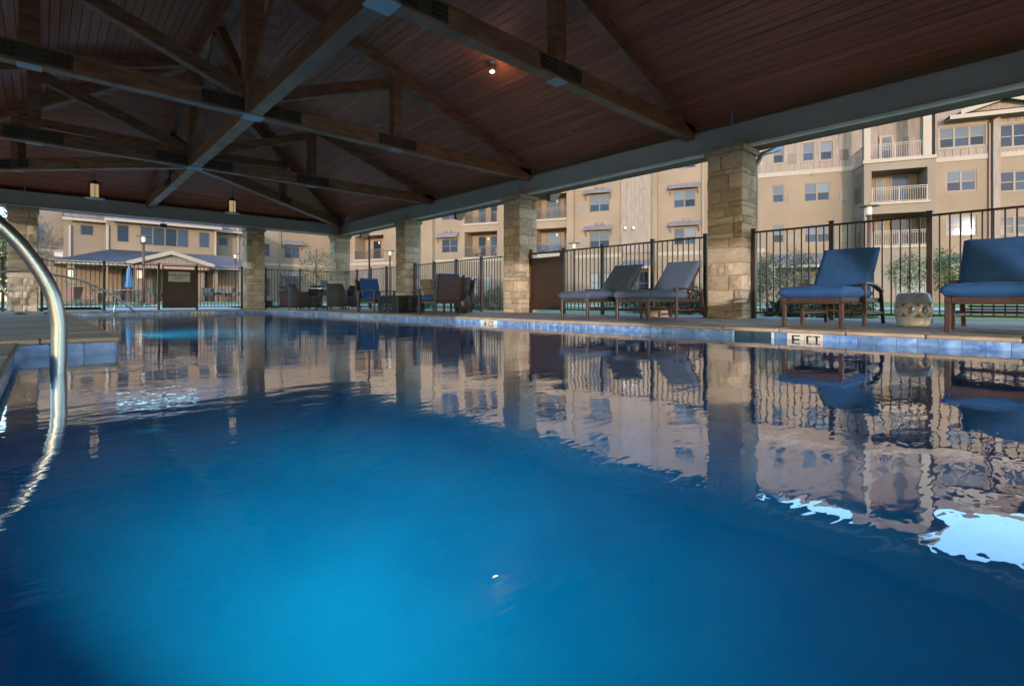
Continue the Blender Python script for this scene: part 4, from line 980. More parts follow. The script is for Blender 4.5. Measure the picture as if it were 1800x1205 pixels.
wall(PB, apt, 'stucco', uL, uS, zbelt, H4, [o for o in opens if (o[1] + o[3]) / 2 > zbelt and o[2] < uS], 0)
wall(PB, apt, 'siding', uS, uR0, zbelt, H4, [o for o in opens if (o[1] + o[3]) / 2 > zbelt and o[0] > uS], 0, name='siding_wall')
band(PB, apt, uS, uR0, zbelt - .22, zbelt + .12, 0)
band(PB, apt, uL, PB.px(1092, 450)[0], zb1 - .1, zb1 + .18, 0); band(PB, apt, PB.px(1155, 450)[0], PB.px(1345, 450)[0], zb1 - .1, zb1 + .18, 0)
# battens on the siding
bt = MB(); u = uS + .2
sid_open = [o for o in opens if (o[1] + o[3]) / 2 > zbelt and o[0] > uS]
while u < uR0 - .1:
    zz = [(zbelt + .13, H4)]
    for o in sid_open:
        if o[0] - .14 < u < o[2] + .14: zz = [(zbelt + .13, o[1] - .13), (o[3] + .13, H4)]
    for a, b_ in zz: pbox(PB, bt, u - .02, u + .02, a, b_, .003, .03)
    u += .4
bt.build('siding_batten', 'siding', apt, kind='stuff')
# siding bay between the awning windows
ub0, ub1 = PB.px(1092, 400)[0], PB.px(1155, 400)[0]; b = MB(); pbox(PB, b, ub0, ub1, zb1 + .19, H4 - .05, .003, .16); b.build('siding_bay', 'siding', apt)
b = MB(); u = ub0 + .15
while u < ub1 - .05: pbox(PB, b, u - .02, u + .02, zb1 + .2, H4 - .06, .162, .185); u += .33
b.build('siding_batten', 'siding', apt, kind='stuff')
b = MB()
zj = PB.px(1120, 379)[1]; pbox(PB, b, ub0, ub1, zj - .03, zj + .03, .187, .20); b.build('bay_joint', 'siding', apt)
# louvres, vents, wall lights, ledges
for r, m_ in (((1384.5, 341, 1400, 357.5), 'louver'), ((1475.5, 336, 1491, 353.5), 'louver'), ((1385, 270, 1400.5, 287.5), 'frame'), ((1476, 263, 1491, 281), 'fence'), ((1384.5, 411, 1400, 428), 'louver'),
              ((1475.5, 407, 1491, 425), 'louver'), ((1012, 360, 1024.5, 376), 'louver'), ((1012, 423, 1024.5, 438), 'louver')):
    q = RB(*r); b = MB(); n_ = 12
    pbox(PB, b, q[0], q[2], q[1], q[3], .004, .02)
    for k in range(n_): u = q[0] + (q[2] - q[0]) * (k + .5) / n_; pbox(PB, b, u - .02, u + .02, q[1] + .03, q[3] - .03, .021, .045)
    b.build('louver_vent', m_, apt)
for (px, py) in ((1048.5, 329), (1058.5, 329), (1048.5, 393), (1058.5, 393), (1202, 387), (1212, 386.5), (784, 407.5), (793, 407.5), (1429, 307), (1129.5, 330.5), (1129.5, 392.5)):
    u, z = PB.px(px, py); b = MB(); s = .11 if px not in (1129.5,) else .16; pbox(PB, b, u - s, u + s, z - s, z + s, .165 if px == 1129.5 else .004, .24 if px == 1129.5 else .09); b.build('wall_vent', 'frame' if px != 1129.5 else 'siding', apt)
for (px, py) in ((1100, 402), (1115, 402)):
    u, z = PB.px(px, py); p = Vector(PB.pt(u, z, .2)); b = MB(); nn = Vector((nB.x, nB.y, 0)); b.tube([p, p + nn * .25], [.17, .1], 12); b.build('wall_light', 'white', apt, smooth=True)
for px in (1235.5, 1238.5): pass
b = MB(); u = PB.px(1236, 400)[0]; pbox(PB, b, u - .07, u + .07, 0, H4 - .3, .004, .13); b.build('downspout', 'louver', apt)
b = MB(); u = PB.px(775 - 12, 400)[0]; pbox(PB, b, u - .06, u + .06, 0, H4 - .3, .004, .12); b.build('downspout', 'stucco2', apt)
# projecting bays (stucco piers) so that the facade steps in and out
for (a, b_, o) in ((617, 694, .35), (807, 884, .35)): pass
for (xa, xb, ztop) in ((694, 714, H4), (741, 763, H4), (884, 941, H4), (997.5, 1010, H4), (1147, 1156, H4)):
    ua, ub = PB.px(xa, 400)[0], PB.px(xb, 400)[0]; b = MB(); pbox(PB, b, ua, ub, GZ, ztop - .01, .004, .3); b.build('wall_pier', 'stucco', apt)
# ground floor arch and openings
def arch(r, rise, off=0.):
    u0, z0, u1, z1 = RB(*r); b = MB(); n_ = 12; P = PB.pt; d_ = .06
    top_ = [(u0 + (u1 - u0) * k / n_, z1 - rise + rise * math.sin(math.pi * k / n_) ** .6) for k in range(n_ + 1)]
    for (a, za), (c, zc_) in zip(top_, top_[1:]): b.quad(P(a, z0, d_), P(c, z0, d_), P(c, zc_, d_), P(a, za, d_)); b.quad(P(a, za, d_), P(c, zc_, d_), P(c, zc_, .003), P(a, za, .003))
    return b
ar = arch((822, 468, 871, 530), .5); ar.build('arched_bay', 'stucco2', apt)
for k, (r, g_) in enumerate((((828, 485, 841, 522), 'blind'), ((850.5, 485, 864, 522), 'blind'))):
    q = RB(*r, off=.07); window(PB, apt, q, .17, 1, True, g_)
q = RB(628, 471, 671, 532); b = MB(); pbox(PB, b, q[0], q[2], GZ, q[3], .004, .05); b.build('porch_recess', 'siding', apt)
q = RB(636, 490, 662, 520); b = MB(); pbox(PB, b, q[0], q[2], q[1], q[3], .052, .08); b.build('porch_glass', 'glass', apt)

# ---- projecting balcony tower
TO = 2.2
def RT(*r): return PB.rect(r, TO)
tb = [((1532, 297, 1630.5, 354), [(.22, .38, 2.1, 'glassb'), (.5, .84, 2.1, 'glass')]), ((1532, 374, 1630.5, 431), [(.22, .38, 2.1, 'glassb'), (.5, .84, 2.1, 'glass')])]
uT0, uT1 = PB.px(1519, 300, TO)[0], PB.px(1644, 300, TO)[0]
to = []
for r, ds in tb:
    q = RT(*r); to.append((*q, .02)); balcony(PB, apt, q, TO, ds, 'rail', 1.8, light=(.09,), railh=1.0)
zT4 = PB.px(1580, 280, TO)[1]
wall(PB, apt, 'stucco2', uT0, uT1, GZ, zT4 - .12, to, TO, name='tower_wall')
b = MB(); P = PB.pt; uB0 = PB.px(1498, 300, 0)[0]
b.quad(P(uB0, GZ, 0), P(uT0, GZ, TO), P(uT0, zT4 - .12, TO), P(uB0, zT4 - .12, 0)); b.quad(P(uT1, GZ, TO), P(uT1, GZ, 0), P(uT1, zT4 - .12, 0), P(uT1, zT4 - .12, TO)); b.build('tower_side', 'stucco2', apt)
b = MB(); b.hexa([P(uB0 - .05, zT4 - .12, -.05), P(uT0 - .08, zT4 - .12, TO + .1), P(uT1 + .08, zT4 - .12, TO + .1), P(uT1 + .08, zT4 - .12, -.05), P(uB0 - .05, zT4 + .1, -.05), P(uT0 - .08, zT4 + .1, TO + .1), P(uT1 + .08, zT4 + .1, TO + .1), P(uT1 + .08, zT4 + .1, -.05)]); b.build('balcony_slab', 'trim', apt)
for (xa, xb) in ((1519, 1530.5), (1623, 1638)):
    ua, ub = PB.px(xa, 250, TO)[0], PB.px(xb, 250, TO)[0]; b = MB(); pbox(PB, b, ua, ub, zT4 + .1, H4 + .2, TO - .55, TO); b.build('balcony_post', 'trim', apt)
railing(PB, apt, PB.px(1530.5, 250, TO)[0], PB.px(1623, 250, TO)[0], zT4 + .1, zT4 + 1.15, TO - .1, 'rail')
b = MB(); ps, pe = Vector(P(uB0 + .1, zT4 + 1.1, .1)), Vector(P(uT0, zT4 + 1.1, TO - .2))
for dz in (0, -.95): b.bar(ps + Vector((0, 0, dz)), pe + Vector((0, 0, dz)), .04, .04)
for k in range(15): q_ = ps.lerp(pe, k / 14); b.bar(q_, q_ - Vector((0, 0, .95)), .02, .02)
b.build('railing', 'darkrail', apt)
# side openings of the tower
for (y0_, y1_) in ((306, 358), (384, 436)):
    pa, pb2 = P(uB0, 0, 0), P(uT0, 0, TO); A_, B_ = Vector(pa[:2]), Vector(pb2[:2]); e_ = (B_ - A_).normalized(); L_ = (B_ - A_).length; n_ = Vector((e_.y, -e_.x)); 
    if n_.dot(-A_) < 0: n_ = -n_
    sp = Plane(A_, e_, n_); zz0, zz1 = PB.px(1508, y1_, 1.)[1], PB.px(1508, y0_, 1.)[1]
    b = MB(); pbox(sp, b, L_ * .3, L_ * .85, zz0, zz1, .004, .03); b.build('side_opening', 'frame', apt); railing(sp, apt, L_ * .3, L_ * .85, zz0, zz0 + 1.0, .06, 'darkrail')
# back of the upper open balcony
ob = [(RB(1551, 245, 1564, 280, off=0)), ]
wall(PB, apt, 'siding', uB0, uT1, zT4 - .1, H4 + 2., [], .0, name='siding_wall')
w_ = PB.rect((1549, 241, 1567, 282), .12); window(PB, apt, w_, .12, 1, True, 'glassb', trim='trim')
w_ = PB.rect((1588, 239, 1611, 282), .12); b = MB(); pbox(PB, b, *(w_[0], w_[2]), w_[1], w_[3], .01, .06); b.build('balcony_door', 'frame', apt)
# ground floor of the tower
q = RT(1575, 468, 1627, 533); window(PB, apt, q, TO + .11, 3, False, 'blind')
# ---- right part beyond the tower
TR = 1.2
def RR(*r): return PB.rect(r, TR)
uR1 = PB.px(1644, 300, TR)[0]; zbR = PB.px(1690, 277)[1]; zbR = PB.px(1690, 277, TR)[1]
ro = []
for r, c, g_ in (((1651, 222, 1732, 258), 3, 'glassb'), ((1663, 299.5, 1716.5, 336), 2, 'glassb'), ((1663, 379, 1717, 414), 2, 'glassb'), ((1757, 216, 1830, 257), 3, 'glass'), ((1756, 300, 1812, 336), 2, 'glass'), ((1756, 379, 1812, 412), 2, 'glass')):
    q = RR(*r); ro.append((*q, .1)); window(PB, apt, q, TR, c, True, g_, trim='louver' if r[1] < 260 else None)
wall(PB, apt, 'stucco', uR1, uEnd, GZ, zbR, [o for o in ro if o[3] < zbR], TR)
H5 = PB.px(1700, 207, TR)[1]
wall(PB, apt, 'siding', uR1, uEnd, zbR, H5 + 1.2, [o for o in ro if o[3] > zbR], TR, name='siding_wall')
b = MB(); b.quad(P(uR1, GZ, TR), P(uR1, GZ, 0), P(uR1, H5 + 1.2, 0), P(uR1, H5 + 1.2, TR)); b.build('return_wall', 'stucco', apt)
band(PB, apt, uR1, uEnd, zbR - .2, zbR + .12, TR)
bt = MB(); u = uR1 + .15
while u < uEnd - .1:
    zz = [(zbR + .13, H5)]
    for o in ro:
        if o[3] > zbR and o[0] - .14 < u < o[2] + .14: zz = [(zbR + .13, o[1] - .13), (o[3] + .13, H5)]
    for a, b_ in zz:
        if b_ > a: pbox(PB, bt, u - .02, u + .02, a, b_, TR + .003, TR + .03)
    u += .4
bt.build('siding_batten', 'siding', apt, kind='stuff')
ua, ub = PB.px(1742, 300, TR)[0], PB.px(1755, 300, TR)[0]; b = MB(); pbox(PB, b, ua, ub, GZ, H5, TR + .004, TR + .3); b.build('wall_pier', 'siding', apt)
u = PB.px(1738.5, 300, TR)[0]; b = MB(); pbox(PB, b, u - .06, u + .06, 0, H5 - .5, TR + .004, TR + .13); b.bar(Vector(P(u, H5 - .5, TR + .1)), Vector(P(u + .5, H5 + .1, TR + .7)), .1, .1); b.build('downspout', 'pole', apt)
# eaves, roofs and gable of the right part
def gable(u0, u1, zb_, zp, off, depth, m='siding', over=.5):
    um = (u0 + u1) / 2; b = MB(); b.quad(P(u0, zb_, off), P(u1, zb_, off), P(um, zp, off)); b.build('gable_wall', m, apt)
    k = (zp - zb_) / (um - u0)
    for s, ue in ((1, u0), (-1, u1)):
        a_, c_ = (ue - s * over, zb_ - over * k), (um, zp); r_ = MB(); r_.hexa([P(a_[0], a_[1], off + over), P(c_[0], c_[1], off + over), P(c_[0], c_[1], off - depth), P(a_[0], a_[1], off - depth), P(a_[0], a_[1] + .16, off + over), P(c_[0], c_[1] + .16, off + over), P(c_[0], c_[1] + .16, off - depth), P(a_[0], a_[1] + .16, off - depth)]); r_.build('gable_roof', 'shingle', apt)
        r_ = MB(); r_.hexa([P(a_[0], a_[1] - .1, off + over + .04), P(c_[0], c_[1] - .1, off + over + .04), P(c_[0], c_[1] - .1, off + over), P(a_[0], a_[1] - .1, off + over), P(a_[0], a_[1] + .22, off + over + .04), P(c_[0], c_[1] + .22, off + over + .04), P(c_[0], c_[1] + .22, off + over), P(a_[0], a_[1] + .22, off + over)]); r_.build('barge_board', 'trim', apt)
ue0 = PB.px(1668, 205, TR + .7)[0]; ze = PB.px(1720, 206, TR + .7)[1]
b = MB(); b.hexa([P(ue0, ze, TR + .8), P(uEnd + 1, ze, TR + .8), P(uEnd + 1, ze + .0, -1), P(ue0, ze, -1), P(ue0, ze + .12, TR + .8), P(uEnd + 1, ze + .12, TR + .8), P(uEnd + 1, ze + .12, -1), P(ue0, ze + .12, -1)]); b.build('soffit', 'siding', apt)
b = MB(); pbox(PB, b, ue0, uEnd + 1, ze + .0, ze + .26, TR + .81, TR + .9); b.build('fascia', 'trim', apt)
b = MB(); b.quad(P(ue0, ze + .25, TR + .85), P(uEnd + 1, ze + .25, TR + .85), P(uEnd + 1, ze + 1.9, -5), P(ue0 + 3, ze + 1.9, -5)); b.quad(P(ue0, ze + .25, TR + .85), P(ue0 + 3, ze + 1.9, -5), P(ue0, ze + .25, -9)); b.build('main_roof', 'shingle', apt)
g0_, g1_ = PB.px(1700, 198, TR + .3)[0], PB.px(1830, 196, TR + .3)[0]; gable(g0_, g1_, ze + .5, PB.px(1762, 175, TR + .3)[1], TR + .3, 6.)
# eave over the balcony tower: a small gable as well
gable(uT0 - .1, uT1 + .1, H4 + .15, H4 + 1.6, TO, 5.)
# roof over the long part and the mass of the building behind
b = MB(); pbox(PB, b, uL - .5, uB0, H4, H4 + .3, -12, .5); b.build('eave', 'trim', apt)
b = MB(); pbox(PB, b, uL, uL + .2, GZ, H4, -12, -.01); pbox(PB, b, uL, uEnd, GZ, H4 - .05, -12.2, -12); pbox(PB, b, uEnd, uEnd + .2, GZ, H5, -12, TR); pbox(PB, b, uL, uEnd, H4 - .6, H4 - .1, -12, -2.5); b.build('rear_wall', 'stucco', apt)
# ground floor metal porch roofs
def porch_roof(r, off0, off1, dz, nseam):
    u0, z0, u1, z1 = PB.rect(r, off1); b = MB(); z1 = z0 + dz
    b.hexa([P(u0, z0, off1), P(u1, z0, off1), P(u1, z1, off0), P(u0 + .6, z1, off0), P(u0, z0 + .07, off1), P(u1, z0 + .07, off1), P(u1, z1 + .07, off0), P(u0 + .6, z1 + .07, off0)]); o = b.build('porch_roof', 'metalroof', apt)
    s = MB()
    for k in range(nseam + 1): u = u0 + (u1 - u0) * k / nseam; s.bar(Vector(P(u, z0 + .085, off1)), Vector(P(min(u1, u + .0), z1 + .085, off0)), .03, .04)
    s.build('seam', 'metalroof', o)
    s = MB(); pbox(PB, s, u0 - .03, u1, z0 - .12, z0 + .06, off1 + .003, off1 + .06); s.build('fascia', 'trim', o)
    for u in (u0 + .3, u1 - .3):
        s = MB(); pbox(PB, s, u - .12, u + .12, GZ, z0 - .02, off1 - .4, off1 - .16); s.build('porch_post', 'trim', o)
porch_roof((1352, 443, 1546, 466), .06, 2.1, .95, 14)
porch_roof((1085, 455, 1150, 469), .2, 1.6, .6, 7)
porch_roof((1672, 455, 1830, 464), TR + .05, TR + 2.0, .7, 8)
q = RB(1105, 477, 1142, 516); window(PB, apt, (q[0], q[1], q[2], q[3]), .12, 2, True, 'glass')
b = MB()
for zz_ in (zb1 - .12, zb1 + 3.0, zb1 + 6.0):
    ops = [o for o in opens if o[1] < zz_ < o[3]]; cuts = sorted([uL] + [c for o in ops for c in (o[0] - .1, o[2] + .1)] + [uR0])
    for a_, c_ in zip(cuts[::2], cuts[1::2]):
        if c_ > a_: pbox(PB, b, a_, c_, zz_ - .012, zz_ + .012, .002, .006)
b.build('control_joint', 'siding', apt, kind='stuff')
# furniture on two balconies
for (px, m_) in ((948, 'umbrella'), (972, 'umbrella')):
    u, z = PB.px(px, 445); b = MB(); pbox(PB, b, u - .28, u + .28, z + .3, z + .42, -1.2, -.6); pbox(PB, b, u - .28, u + .28, z + .42, z + .85, -1.3, -1.2)
    for s in (-.25, .25): pbox(PB, b, u + s - .02, u + s + .02, z + .02, z + .3, -1.2, -.65)
    tag(b.build('balcony_chair', 'cushA'), 'small blue chair, the %s one on the second floor balcony above the brown gate' % ('left' if px < 950 else 'right'), 'chair', 'chairs on the balconies')
for px in (832, 866):
    u, z = PB.px(px, 450); b = MB(); pbox(PB, b, u - .25, u + .25, z + .35, z + .42, -1.2, -.7); pbox(PB, b, u - .25, u + .25, z + .42, z + .8, -1.26, -1.2)
    for s in (-.23, .23): pbox(PB, b, u + s - .02, u + s + .02, z + .02, z + .35, -1.2, -.7)
    tag(b.build('balcony_chair', 'louver'), 'small beige chair, the %s one on the balcony left of the column by the gate' % ('left' if px < 850 else 'right'), 'chair', 'chairs on the balconies')

# ---- wing parallel to the far fence
PC = Plane((0, 57.0), (1, 0), (0, -1)); wingC = thing('rear_wing', 'tan two storey wing with a grey awning window between the two far stone columns', 'building', (20, 57, 0))
oc = []
for r, c, aw in (((499, 432.5, 527, 454), 2, (494, 424, 532, 431)), ((463, 428, 474.5, 450.5), 1, None), ((500, 489, 527, 516), 2, (493, 478, 531, 486)), ((463, 488, 475.5, 520), 1, None), ((563, 492, 577, 520), 1, None)):
    q = PC.rect(r); oc.append((*q, .1)); window(PC, wingC, q, 0, c, True, 'glass'); 
    if aw: awning(PC, wingC, PC.rect(aw))
uc0, uc1 = PC.px(395, 450)[0], PC.px(604, 450)[0]
wall(PC, wingC, 'stucco', uc0, uc1 + 1.5, GZ, 13.5, oc); zz = PC.px(523, 467)[1]; band(PC, wingC, uc0, uc1 + 1.5, zz - .12, zz + .16, 0)
b = MB(); u = PC.px(491.5, 450)[0]; pbox(PC, b, u - .1, u + .1, 0, 13, .004, .15); b.build('downspout', 'stucco2', wingC)
b = MB(); pbox(PC, b, uc0, uc0 + .2, GZ, 13.5, -12, -.01); pbox(PC, b, uc0 - .4, uc1 + 1.5, 13.5, 13.8, -12, .5); b.build('roof', 'shingle', wingC)

# ---- clubhouse
CH = Plane((0, 49.0), (1, 0), (0, -1)); club = thing('clubhouse', 'two storey tan clubhouse with purplish metal roof and gabled porch', 'building', (5, 49, 0))
U = lambda px, off=0.: CH.px(px, 450, off)[0]
Z = lambda px, py, off=0.: CH.px(px, py, off)[1]
oc = []
for r, c in (((205.5, 394.5, 227.5, 425.5), 1), ((246.6, 400, 332, 433), 4), ((350, 408, 369, 435.5), 1)):
    q = CH.rect(r); oc.append((*q, .1)); window(CH, club, q, 0, c, False, 'glass', fw=.07)
ua, ub = U(188), U(378); zt_ = Z(288, 395)
wall(CH, club, 'stucco', ua, ub, GZ, zt_ + .6, oc)
b = MB(); b.quad(CH.pt(ua, GZ, 0), CH.pt(ua, zt_ + .6, 0), CH.pt(ua, zt_ + .6, -2.5), CH.pt(ua, GZ, -2.5)); b.quad(CH.pt(ub, GZ, -2.5), CH.pt(ub, zt_ + .6, -2.5), CH.pt(ub, zt_ + .6, 0), CH.pt(ub, GZ, 0)); b.build('return_wall', 'stucco', club)
# set back wings left and right
for (pa, pb3, off, r, top_py) in ((112, 190, -1.6, (141, 395, 165.5, 414), (150, 388)), (376, 440, -1.6, (383.5, 416, 401, 432), (400, 407))):
    q = CH.rect(r, off); window(CH, club, q, off, 1, False, 'glass'); wall(CH, club, 'stucco' if pa > 200 else 'stucco2', CH.px(pa, 450, off)[0], CH.px(pb3, 450, off)[0], GZ, CH.px(*top_py, off)[1] + .4, [(*q, .1)], off)
def shed_roof(pa, pb3, py_mid, off, dz, dy, name='roof'):
    u0, u1 = CH.px(pa, 450, off)[0], CH.px(pb3, 450, off)[0]; z = CH.px((pa + pb3) / 2, py_mid, off)[1]; P2 = CH.pt; b = MB()
    b.hexa([P2(u0, z, off), P2(u1, z, off), P2(u1, z + dz, off - dy), P2(u0, z + dz, off - dy), P2(u0, z + .1, off), P2(u1, z + .1, off), P2(u1, z + dz + .1, off - dy), P2(u0, z + dz + .1, off - dy)]); o = b.build(name, 'metalroof', club)
    s = MB(); n_ = int((u1 - u0) / .45)
    for k in range(n_ + 1): u = u0 + (u1 - u0) * k / n_; s.bar(Vector(P2(u, z + .12, off)), Vector(P2(u, z + dz + .12, off - dy)), .03, .05)
    s.build('seam', 'metalroof', o); s = MB(); pbox(CH, s, u0, u1, z - .1, z + .1, off + .003, off + .12); s.build('gutter', 'trim', o)
shed_roof(183, 390, 393.5, .7, 2.2, 6.)
shed_roof(110, 186, 386.5, -1.0, 1.6, 5.); shed_roof(380, 436, 408, -1.0, 1.6, 5.)
for px, o in ((188.5, .0), (378, 0.), (122.5, -1.6), (418, -1.6)):
    u = CH.px(px, 420, o)[0]; b = MB(); pbox(CH, b, u - .07, u + .07, 2.8, CH.px(px, 396, o)[1], o + .004, o + .14); b.build('downspout', 'trim', club)
# porch
PO = 7.5; zE_ = CH.px(180, 460, PO)[1]; ul, ur = CH.px(97, 455, PO)[0], CH.px(440, 475, PO)[0]; zW_ = CH.px(288, 444, .05)[1]
P2 = CH.pt; b = MB()
b.quad(P2(ul, zE_, PO), P2(ur, zE_, PO), P2(CH.px(400, 450)[0], zW_, .05), P2(CH.px(195, 440)[0], zW_, .05)); b.quad(P2(ul, zE_, PO), P2(CH.px(195, 440)[0], zW_, .05), P2(ul, zE_, .05)); b.quad(P2(ur, zE_, PO), P2(ur, zE_, .05), P2(CH.px(400, 450)[0], zW_, .05))
b.quad(P2(ul, zE_ - .08, PO), P2(ul, zE_ - .08, .0), P2(ur, zE_ - .08, .0), P2(ur, zE_ - .08, PO)); pr = b.build('porch_roof', 'metalroof', club)
s = MB(); n_ = 40
for k in range(n_ + 1): u = ul + (ur - ul) * k / n_; u2 = U(195) + (U(400) - U(195)) * k / n_; s.bar(Vector(P2(u, zE_ + .03, PO)), Vector(P2(u, zE_ + .03, PO)).lerp(Vector(P2(u2, zW_ + .03, .05)), 1), .03, .05)
s.build('seam', 'metalroof', pr); s = MB(); pbox(CH, s, ul, ur, zE_ - .2, zE_ + .0, PO + .003, PO + .1); s.build('gutter', 'trim', pr)
# entrance gable
PG = 8.3; gu0, gu1 = CH.px(232, 462, PG)[0], CH.px(367, 470, PG)[0]; gm_ = CH.px(300, 450, PG)[0]; zp = CH.px(300, 445, PG)[1]; zg = zE_
b = MB(); b.quad(P2(gu0, zg, PG), P2(gu1, zg, PG), P2(gm_, zp - .15, PG)); b.quad(P2(gu0, zg - .02, PG), P2(gu0, zg - .02, 2), P2(gu1, zg - .02, 2), P2(gu1, zg - .02, PG)); b.build('gable_wall', 'siding', club)
for ue in (gu0, gu1):
    s_ = 1 if ue < gm_ else -1; r_ = MB(); a_ = (ue - s_ * .3, zg - .05); c_ = (gm_, zp + .05)
    r_.hexa([P2(*a_, PG + .3), P2(*c_, PG + .3), P2(*c_, 2.), P2(*a_, 2.), P2(a_[0], a_[1] + .1, PG + .3), P2(c_[0], c_[1] + .1, PG + .3), P2(c_[0], c_[1] + .1, 2.), P2(a_[0], a_[1] + .1, 2.)]); r_.build('gable_roof', 'metalroof', club)
    r_ = MB(); r_.hexa([P2(a_[0], a_[1] - .16, PG + .36), P2(c_[0], c_[1] - .16, PG + .36), P2(c_[0], c_[1] - .16, PG + .303), P2(a_[0], a_[1] - .16, PG + .303), P2(a_[0], a_[1] + .12, PG + .36), P2(c_[0], c_[1] + .12, PG + .36), P2(c_[0], c_[1] + .12, PG + .303), P2(a_[0], a_[1] + .12, PG + .303)]); r_.build('barge_board', 'trim', club)
b = MB(); pbox(CH, b, gu0, gu1, zg - .35, zg - .03, PG - .25, PG - .02); b.build('lintel', 'soffit', club)
for pa, pb3 in ((117, 130.5), (187, 190), (236, 249), (349, 360), (376, 383), (420, 428)):
    a_, c_ = CH.px(pa, 500, PO - .3)[0], CH.px(pb3, 500, PO - .3)[0]; b = MB(); pbox(CH, b, a_, c_, GZ, zE_ - .09, PO - .3 - (c_ - a_), PO - .3); b.build('porch_column', 'stucco', club)
for pa in (124, 245):
    u = CH.px(pa, 480, PO - .29)[0]; z = CH.px(pa, 480, PO - .29)[1]; b = MB(); pbox(CH, b, u - .12, u + .12, z - .35, z + .2, PO - .29, PO - .1); b.build('wall_light', 'lampglass', club)
    b = MB(); pbox(CH, b, u - .14, u + .14, z + .2, z + .3, PO - .29, PO - .07); b.build('light_cap', 'black_steel', club)
# wall behind the porch, with doors and windows
for pa, py, pb3, g_ in ((212, 470, 234, 'glass'), (256, 470, 282, 'glassb'), (350, 474, 366, 'glass')):
    q = CH.rect((pa, py, pb3, 532), 1.5); window(CH, club, q, 1.6, 2, False, g_)
b = MB(); b.quad(P2(U(60, 1.5), GZ, 1.5), P2(U(440, 1.5), GZ, 1.5), P2(U(440, 1.5), zE_ - .09, 1.5), P2(U(60, 1.5), zE_ - .09, 1.5)); b.build('porch_wall', 'stucco', club)
# far left wing
PD = Plane((0, 53.5), (1, 0), (0, -1)); wd = thing('left_wing', 'greyish stucco wing at the far left behind the leftmost stone column', 'building', (0, 53.5, 0))
q = PD.rect((66, 394, 79.5, 423.5)); window(PD, wd, q, 0, 1, False, 'glassb'); wall(PD, wd, 'stucco2', PD.px(40, 450)[0], PD.px(205, 450)[0], GZ, 13.8, [(*q, .1)])
zz = PD.px(95, 441)[1]; band(PD, wd, PD.px(40, 450)[0], PD.px(205, 450)[0], zz - .12, zz + .12, 0)
b = MB(); u0, u1 = PD.px(40, 450)[0], PD.px(205, 450)[0]; pbox(PD, b, u0 - .3, u1 + .3, 13.8, 14.1, -10, .5); pbox(PD, b, u0, u0 + .2, GZ, 13.8, -10, -.01); b.build('roof', 'shingle', wd)
q = PD.rect((95, 443, 111, 451)); b = MB(); pbox(PD, b, q[0], q[2], q[1], q[3], .06, .1); b.build('wall_plaque', 'white', wd)

# ================================================================ PATHS, BEDS
def sheet(name, pts, m, z=None):
    b = MB(); b.quad(*[(x, y, (z if z is not None else ground_z(x, y) + .02)) for x, y in pts]); return struct(name, b, m)
sheet('planting_bed', [(DX1, -6), (11.6, -6), (11.6, 21.2), (DX1, 21.2)], 'mulch', -.075)
sheet('planting_bed_far', [(-6, 21.17), (8.4, 21.17), (8.4, 23.4), (-6, 23.4)], 'mulch', -.071)
b = MB()
for k in range(10):
    y0, y1 = -10 + k * 4, -10 + (k + 1) * 4; b.quad((17.5, y0, ground_z(17.5, y0) + .02), (19.3, y0, ground_z(19.3, y0) + .02), (19.3, y1, ground_z(19.3, y1) + .02), (17.5, y1, ground_z(17.5, y1) + .02))
struct('garden_path', b, 'concrete')
b = MB(); b.quad((-8, 25.5, .03), (17.4, 25.5, .03), (17.4, 49, .27), (-8, 49, .27)); struct('clubhouse_patio', b, 'concrete')
b = MB(); b.quad((1.6, 21.16, -.02), (6.0, 21.16, -.02), (6.0, 25.5, .035), (1.6, 25.5, .035)); struct('gate_path', b, 'concrete')

# ================================================================ LAMPS, PLANTERS, PATIO THINGS
def street_lamp(px, py_top, dist, lab):
    x, y = atD(px, dist); zt_ = EYE + (CY - py_top) / FPX * dist; g_ = ground_z(x, y); t = thing('street_lamp', lab, 'lamp', (x, y, g_), 0, 'brown garden lamp posts'); h = zt_ - g_
    MB().tube([(0, 0, 0), (0, 0, h - .42)], .065, 10).build('pole', 'pole', t, local=True, smooth=True)
    MB().lathe([(.09, 0), (.12, .05), (.12, .25)], c=(0, 0, h - .42), n=14).build('collar', 'pole', t, local=True, smooth=True) if False else MB().lathe([(.1, 0), (.1, .06)], c=(0, 0, h - .43), n=14).build('collar', 'pole', t, local=True, smooth=True)
    MB().lathe([(.08, 0), (.1, .05), (.1, .3), (.07, .33)], c=(0, 0, h - .37), n=14).build('lamp_glass', 'lampglass', t, local=True, smooth=True)
    MB().lathe([(.36, 0), (.37, .012), (.36, .024), (.05, .04)], c=(0, 0, h - .04), n=24).build('disc_hood', 'louver', t, local=True, smooth=True)
street_lamp(252.5, 414, 28, 'tall lamp post with a disc hood in front of the clubhouse windows')
street_lamp(413.5, 445.5, 39, 'lamp post just left of the dark stone column by the exit gate')
street_lamp(685.5, 440, 36, 'lamp post between the corner column and the next stone column')
street_lamp(1527.5, 361, 19.5, 'nearest lamp post, behind the fence and the blue lounge chair')
street_lamp(1009, 426.5, 31, 'slim lamp post behind the left grey lounge chair')
def planter(px, py0, py1, wpx, dist, lab, m='planter', round_=False, plant=None):
    x, y = atD(px, dist); k = dist / FPX; zb_ = EYE + (CY - py1) * k; h = (py1 - py0) * k; r = wpx * k / 2
    zb_ = max(min(zb_, .35), ground_z(x, y) + .0); t = thing('planter', lab, 'planter', (x, y, zb_))
    MB().lathe([(r * .72, 0), (r * .98, h * .93), (r * 1.05, h * .94), (r * 1.05, h), (r * .9, h), (r * .88, h * .9)], n=20 if round_ else 4).build('pot', m, t, local=True)
    if plant: foliage('foliage', plant, t, (0, 0, h + .2), (r * 1.0, r * 1.0, .25), 160, .07)
